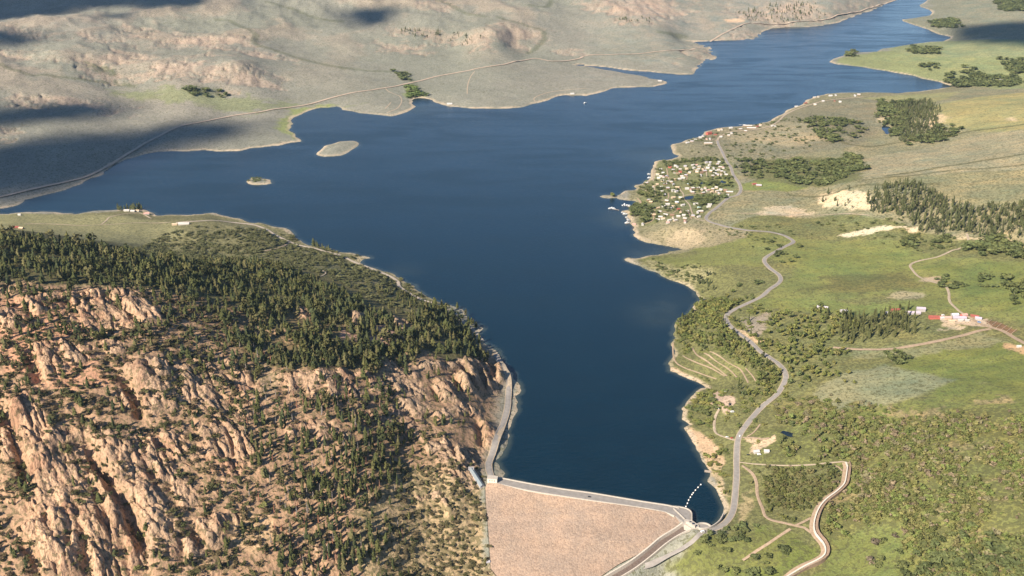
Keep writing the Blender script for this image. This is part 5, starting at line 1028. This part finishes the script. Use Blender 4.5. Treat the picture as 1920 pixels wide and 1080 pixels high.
PINE.add(grow(z3([(240,160),(560,175),(830,190),(760,240),(560,225),(360,200)], 640), 26, .42, 60, 47), 17, .36, DKF)
PINE.add(grow(z3([(500,30),(680,10),(800,90),(640,130),(380,120),(300,70)], 1280), 26, .45, 60, 48), 17, .36, DKF)
PINE.add(grow(z3([(1530,95),(1750,110),(1740,140),(1560,130)], 640), 26, .4, 60, 49), 17, .36, DKF)
for k, P in enumerate(([(1270,165),(1290,150),(1430,150),(1425,170),(1300,172)],[(1500,110),(1600,100),(1620,112),(1520,120)])):
    pass
PINE.add(grow([(228,388),(268,390),(268,396),(230,396)], 9, -.2, 30, 50), 16, .4, DKF)
PINE.add(grow([(590,452),(606,458),(604,466),(586,462)], 7, -.3, 30, 51), 19, .36, DKF); PINE.add(grow([(612,458),(622,464),(620,470),(610,468)], 7, -.3, 30, 52), 15, .4, DKF)
PINE.add(grow([(700,545),(800,560),(900,610),(880,640),(760,600)], 13, .3, 40, 53), 14, .34, DK)
# broadleaf: groves on the right shore, the village, gullies, ponds
GR = [(.165,.175,.052), (.135,.152,.048), (.19,.18,.058), (.11,.13,.042)]
GRD = [(.105,.122,.048), (.125,.138,.052), (.09,.108,.042)]
ASPEN.add(grow([(1300,552),(1420,566),(1380,588),(1362,605),(1420,642),(1470,690),(1465,720),(1430,750),(1400,742),(1420,715),(1335,655),(1262,640),(1270,600)], 8.5, .20, 40, 71), 9, .42, GR)
ASPEN.add(grow([(1420,585),(1560,580),(1600,600),(1580,640),(1560,690),(1590,715),(1520,735),(1480,700),(1440,640)], 9.5, .34, 40, 72), 9, .42, GR)
ASPEN.add(grow([(1285,750),(1340,735),(1330,780),(1380,790),(1340,800),(1300,800),(1280,780)], 11, .2, 40, 73), 8, .8, GR)
ASPEN.add(grow([(1460,790),(1640,770),(1700,830),(1640,880),(1480,870),(1450,830)], 8, .36, 40, 74), 8, .45, BR)
ASPEN.add(grow([(1850,450),(1990,445),(1990,475),(1800,470)], 12, 0, 60, 75), 14, .7, GRD)
ASPEN.add(grow([(1855,515),(1990,520),(1990,550),(1880,540)], 13, .35, 40, 76), 11, .8, GRD); ASPEN.add(grow([(1900,545),(1990,545),(1990,600),(1905,590)], 13, .3, 40, 77), 12, .6, GRD)
ASPEN.add(grow([(1680,455),(1710,452),(1712,462),(1684,463)], 9, -.2, 40, 78), 10, .8, GRD); ASPEN.add(grow([(1735,455),(1790,448),(1800,462),(1750,468)], 11, .1, 40, 79), 10, .8, GRD)
ASPEN.add(grow([(1640,670),(1690,665),(1695,695),(1650,690)], 9, .1, 40, 80), 11, .6, GRD)
ASPEN.add(grow([(1460,300),(1560,305),(1610,290),(1625,320),(1560,345),(1500,345),(1440,330)], 12, .50, 40, 81), 11, .9, GRD)
ASPEN.add(grow([(1370,300),(1450,300),(1440,335),(1385,335)], 15, .5, 50, 82), 10, .9, GRD)
ASPEN.add(grow([(1640,190),(1700,190),(1690,265),(1650,225)], 15, .3, 60, 83), 12, .9, GRD); ASPEN.add(grow([(1500,225),(1600,225),(1620,240),(1560,270),(1540,262)], 17, .3, 60, 84), 11, .9, GRD); ASPEN.add(grow([(1760,235),(1800,240),(1790,255),(1740,270),(1700,275)], 15, .2, 60, 85), 11, .9, GRD)
ASPEN.add(grow([(1230,303),(1365,300),(1385,345),(1320,408),(1200,424),(1182,400),(1190,372)], 15, .5, 40, 90), 6, .75, GRD)
ASPEN.add(grow([(1180,388),(1210,385),(1240,412),(1200,420),(1182,405)], 9, .0, 40, 91), 9, .7, GRD); ASPEN.add(grow([(1195,360),(1232,352),(1236,372),(1198,374)], 11, .15, 40, 92), 10, .8, GRD); ASPEN.add(grow([(1300,366),(1360,370),(1335,384),(1306,386)], 10, .0, 40, 93), 8, .75, GRD); ASPEN.add(grow([(1290,336),(1372,334),(1372,350),(1300,352)], 14, .2, 40, 94), 7, .8, GRD); ASPEN.add(grow([(1240,302),(1350,297),(1352,304),(1250,308)], 14, .15, 40, 95), 7, .8, GRD)
ASPEN.add(grow([(1125,366.5),(1132,366),(1134,370.5),(1127,370.5)], 7, -.3, 30, 96), 9, .6, GR); ASPEN.add(grow([(1142,366.5),(1151,367),(1150,371),(1143,371)], 7, -.3, 30, 97), 11, .6, GR)
ASPEN.add(grow([(762,160),(782,166),(794,180),(774,187),(764,176)], 15, 0, 60, 98), 12, 1.0, [(.12,.16,.045),(.10,.135,.045)])
ASPEN.add(grow(z3([(270,400),(360,420),(400,460),(340,450)], 640), 16, .1, 60, 99), 11, 1.0, GRD)
ASPEN.add(grow(z3([(1000,500),(1150,490),(1350,545),(1250,560),(1100,540)]), 22, .3, 60, 100), 11, 1.0, GRD)
ASPEN.add(grow([(1830,140),(1900,142),(1920,160),(1790,165),(1770,158)], 17, .15, 70, 101), 13, .9, GRD)
for k, P in enumerate(([(1810,128),(1825,125),(1825,142),(1808,140)],[(1720,123),(1760,125),(1755,132),(1725,130)],[(1870,110),(1990,105),(1990,140),(1890,138)],[(1584,98),(1610,97),(1608,108),(1586,107)],[(1700,92),(1760,90),(1762,102),(1705,102)],[(1780,140),(1792,140),(1790,150),(1778,150)],[(1740,40),(1790,35),(1800,55),(1750,52)],[(1860,0),(1990,-5),(1990,20),(1880,22)])):
    ASPEN.add(grow(P, 18, .2, 70, 110 + k), 14, .9, GRD)
for k, P in enumerate(([(1440,455),(1500,470),(1480,500),(1445,480)],[(1395,540),(1430,530),(1430,560),(1400,570)],[(1740,520),(1830,510),(1850,540),(1760,545)])):
    ASPEN.add(grow(P, 15, .45, 40, 130 + k), 7, .95, GRD)
ASPEN.add(grow([(1340,985),(1480,1030),(1460,1080),(1330,1080),(1260,1060)], 13, .35, 40, 120), 8, .8, GRD)
ASPEN.add(grow([(1690,1040),(1800,1010),(1990,1000),(1990,1110),(1700,1110)], 10, .12, 50, 121), 10, .75, GRD)
ASPEN.add(grow([(1600,1020),(1680,1010),(1690,1070),(1640,1090)], 12, .35, 40, 122), 9, .7, [(.12,.12,.05),(.16,.13,.09)])
# oak brush across the lower right, sage and juniper scrub elsewhere
BUSH.add(grow([(1440,870),(1560,860),(1640,800),(1800,775),(1990,780),(1990,1120),(1720,1120),(1700,990),(1560,1000),(1545,960),(1595,880)], 5.0, .30, 62, 201), 5.6, .56, BR, .38)
BUSH.add(grow([(1395,880),(1590,876),(1560,930),(1520,970),(1500,985),(1440,970)], 6.0, .26, 36, 202), 5.0, .65, [(.12,.125,.04),(.10,.11,.038),(.13,.12,.05)])
BUSH.add(grow([(1440,760),(1640,760),(1700,780),(1640,810),(1460,800)], 9, .3, 50, 203), 4.0, 1.1, BR)
BUSH.add(grow([(1280,560),(1440,570),(1480,700),(1440,790),(1380,860),(1340,860),(1290,790)], 12, .5, 40, 204), 4.2, 1.0, GR)
BUSH.add(grow([(1330,870),(1378,870),(1372,950),(1350,965)], 8, .3, 30, 205), 3.5, 1.0, GR)
BUSH.add(grow([(-40,560),(430,570),(480,700),(430,800),(520,960),(520,1110),(-40,1110)], 8.5, .28, 28, 206, .92), 3.6, 1.05, [(.115,.09,.045),(.09,.085,.036),(.13,.095,.055),(.075,.075,.032)], .35)
BUSH.add(grow([(430,700),(760,720),(915,900),(915,1100),(520,1110),(430,800)], 10, .40, 24, 207, .9), 2.8, 1.05, [(.11,.10,.045),(.09,.088,.036),(.13,.10,.055)], .35)
BUSH.add(grow([(740,860),(860,870),(915,925),(916,1060),(860,1090),(740,1090)], 7.5, .25, 30, 208, .9), 3.2, 1.1, [(.115,.10,.05),(.10,.092,.045),(.13,.105,.06)], .35)
BUSH.add(grow([(300,440),(540,440),(700,495),(850,585),(760,590),(560,498),(300,488),(240,465)], 10, .2, 60, 209), 4.0, 1.1, [(.11,.11,.05),(.09,.095,.042)], .3)
BUSH.add(grow([(1300,410),(1480,430),(1440,470),(1340,440)], 14, .5, 60, 210), 3.5, 1.1, GRD); BUSH.add(grow([(1250,275),(1450,225),(1640,250),(1450,300),(1360,298)], 26, .45, 80, 211), 4.5, 1.1, GRD); BUSH.add(grow([(1630,440),(1740,440),(1860,470),(1700,470)], 16, .45, 60, 212), 4, 1.1, GRD); BUSH.add(grow([(1560,395),(1700,400),(1740,440),(1500,440)], 18, .5, 60, 213), 4, 1.1, GRD); BUSH.add(grow([(1215,488),(1290,508),(1330,505),(1300,540),(1250,516)], 9, .3, 40, 214), 3.5, 1.1, GRD)
BUSH.add(grow([(465,336),(500,336),(500,342),(470,342)], 13, 0, 60, 215), 5, 1.1, GRD); 
_LMT = [((60,470),"on the dark crest at the far left"),((250,500),"on the wooded top behind the red cliffs"),((480,530),"in the thick wood behind the hilltop"),((700,560),"on the wooded shoulder above the lake road"),((830,630),"above the lakeside cliffs"),((600,650),"in the wood above the pink scree slope"),((330,620),"on the thinly wooded red slope"),((90,680),"among the red rocks at the far left"),((620,760),"below the pale cliff band"),((520,840),"on the tan slope beside the gully"),((680,830),"on the slope below the cliff band"),((580,960),"on the bare lower slope"),((690,1000),"near the trail above the dam's foot"),((110,920),"in the grove beside the deep dark gully"),((260,880),"between the craggy rock fins"),((420,930),"on the fan of bare tan soil"),((230,1020),"among the lowest crags"),((800,780),"behind the roadside cliffs"),((830,960),"on the olive slope beside the dam"),((900,1085),"at the foot of the dam"),((1330,620),"on the wooded lake bluff"),((1640,610),"in the grove before the ranch"),((1500,640),"in the trees above the winding road"),((1350,690),"beside the terraced tracks"),((1310,780),"on the point beside the bare lakeside lot"),((1540,830),"near the small dark pond"),((1480,900),"between the road and the flume"),((1650,860),"on the brushy slope behind the flume"),((1800,850),"on the upper right of the brushy slope"),((1620,960),"just right of the flume"),((1750,960),"in the middle of the brushy slope"),((1860,1040),"in the dense dark thicket at the slope's foot"),((1400,1040),"below the road fork"),((1640,1050),"in the grassy hollow beside the flume"),((1850,420),"in the dark wood above the meadows"),((1280,370),"in the lakeside village"),((1880,930),"among the pinkish dead brush")]
def at_lm(x, y): return min(_LMT, key=lambda q: math.hypot(q[0][0] - x, q[0][1] - y))[1]
PINE.finish(300, lambda x, y, h: f"{'tall' if h > 21 else 'short' if h < 14 else 'medium'} dark green conifer {at_lm(x, y)}", "conifer", "green conifers that stand singly", "conifer_forest", "thick stands of dark green conifers over the hills")
DEAD.finish(300, lambda x, y, h: f"{'tall' if h > 16 else 'small'} reddish grey dead conifer {at_lm(x, y)}", "dead tree", "dead conifers on the rocky hill", "dead_forest", "more dead grey and rust conifers scattered on the hill")
ASPEN.finish(300, lambda x, y, h: f"{'large' if h > 11 else 'small' if h < 8 else 'medium'} round green leafy tree {at_lm(x, y)}", "tree", "leafy trees of the right shore", "broadleaf_woods", "leafy green groves along the right shore and village")
BUSH.finish(300, lambda x, y, h: f"{'large' if h > 5.5 else 'small' if h < 3.8 else 'medium'} bushy shrub {at_lm(x, y)}", "shrub", "single shrubs", "scrub_vegetation", "low scrub and oak brush scattered over the slopes", kids=False)

# ------------------------------------------------------------------ clouds above, whose shadows lie on the far hills
cloud_m = Mat("cloud", 1.0, 0.0); cloud_m.color((.92, .93, .95))
def ico():
    import bmesh
    bm = bmesh.new(); bmesh.ops.create_icosphere(bm, subdivisions=2, radius=1); V = np.array([v.co for v in bm.verts]); F = np.array([[v.index for v in f.verts] for f in bm.faces]); bm.free(); return V, F
IV, IF = ico()
def cloud(P, base, seed, label, dens=1.0):
    W = on_land(P); zg = float(np.mean(H(W[:, 0], W[:, 1]))); k = (base - zg) / math.tan(SUN_EL); C0 = W - SUN_TRAVEL * k; rs = np.random.default_rng(seed)
    lo, hi = C0.min(0), C0.max(0); size = math.sqrt((hi[0] - lo[0]) * (hi[1] - lo[1])); n = int(420 * dens); X = rs.uniform(lo - 60, hi + 60, (n * 5, 2)); d, _, _ = seg_dist(X[:, 0], X[:, 1], C0, True); ins = inside(X[:, 0], X[:, 1], C0); d = np.where(ins, d, -d)
    m = d + size * .10 * fbm(X[:, 0], X[:, 1], size * .3, 3, seed) > -size * .10 * rs.random(len(X)) ; X = X[m][:n]; d = d[m][:n]
    R_ = np.clip(d * .55, 12, size * .085) * rs.uniform(.6, 1.2, len(X)) + 4; zz = base + rs.normal(0, .25, len(X)) * R_ + np.clip(d, 0, 200) * rs.uniform(0, .5, len(X))
    V = IV[None] * (1 + .16 * rs.normal(0, 1, (len(X), len(IV), 1))) * R_[:, None, None] * np.array([1.25, 1.25, .7]) + np.column_stack([X, zz])[:, None]
    F = IF[None] + (np.arange(len(X)) * len(IV))[:, None, None]
    tag(link("cloud", np_mesh("cloud", V.reshape(-1, 3), F.reshape(-1, 3), [cloud_m.m], smooth=True)), label, kind="stuff")
cloud([(-200,-30),(60,-20),(300,-20),(440,-4),(420,6),(300,14),(180,10),(100,30),(20,36),(-200,30)], 9000, 1, "wide cloud shading the far hills")
cloud([(640,20),(700,14),(745,10),(720,40),(690,52),(650,48)], 9000, 2, "small cloud over the far hills", .5)
cloud([(-160,56),(20,58),(70,72),(60,82),(-20,84),(-160,80)], 9000, 3, "thin cloud beyond the left edge", .6)
cloud([(-200,212),(40,205),(170,200),(205,208),(120,222),(20,226),(-200,240)], 9000, 4, "long thin cloud over the near left hills", .8)
cloud([(-260,275),(60,268),(170,258),(330,234),(430,233),(450,244),(390,262),(300,276),(230,292),(200,318),(130,345),(40,372),(-260,390)], 9000, 5, "broad cloud over the lake's left end", 1.4)
cloud([(1780,68),(1800,56),(1830,46),(1870,44),(1930,42),(1990,44),(1990,84),(1850,82),(1800,78)], 9000, 6, "round cloud over the far right shore", .7)
cloud([(195,26),(240,24),(245,32),(205,36)], 9000, 7, "tiny cloud over the far hills", .25)

# ------------------------------------------------------------------ the air
hz = bpy.data.materials.new("haze"); hz.use_nodes = True; hn = hz.node_tree.nodes; hn.clear()
_pv = hn.new("ShaderNodeVolumePrincipled"); _pv.inputs["Density"].default_value = HAZE; _pv.inputs["Color"].default_value = (.55, .78, 1.0, 1); _pv.inputs["Anisotropy"].default_value = .2
_ho = hn.new("ShaderNodeOutputMaterial"); hz.node_tree.links.new(_pv.outputs[0], _ho.inputs["Volume"])
V = boxv(-430000, 430000, -20000, 90000, -99, 890)
hb_ = faces_obj("haze", V, BF, hz); tag(hb_, kind="stuff")
print("done", round(time.time() - _T0, 1))
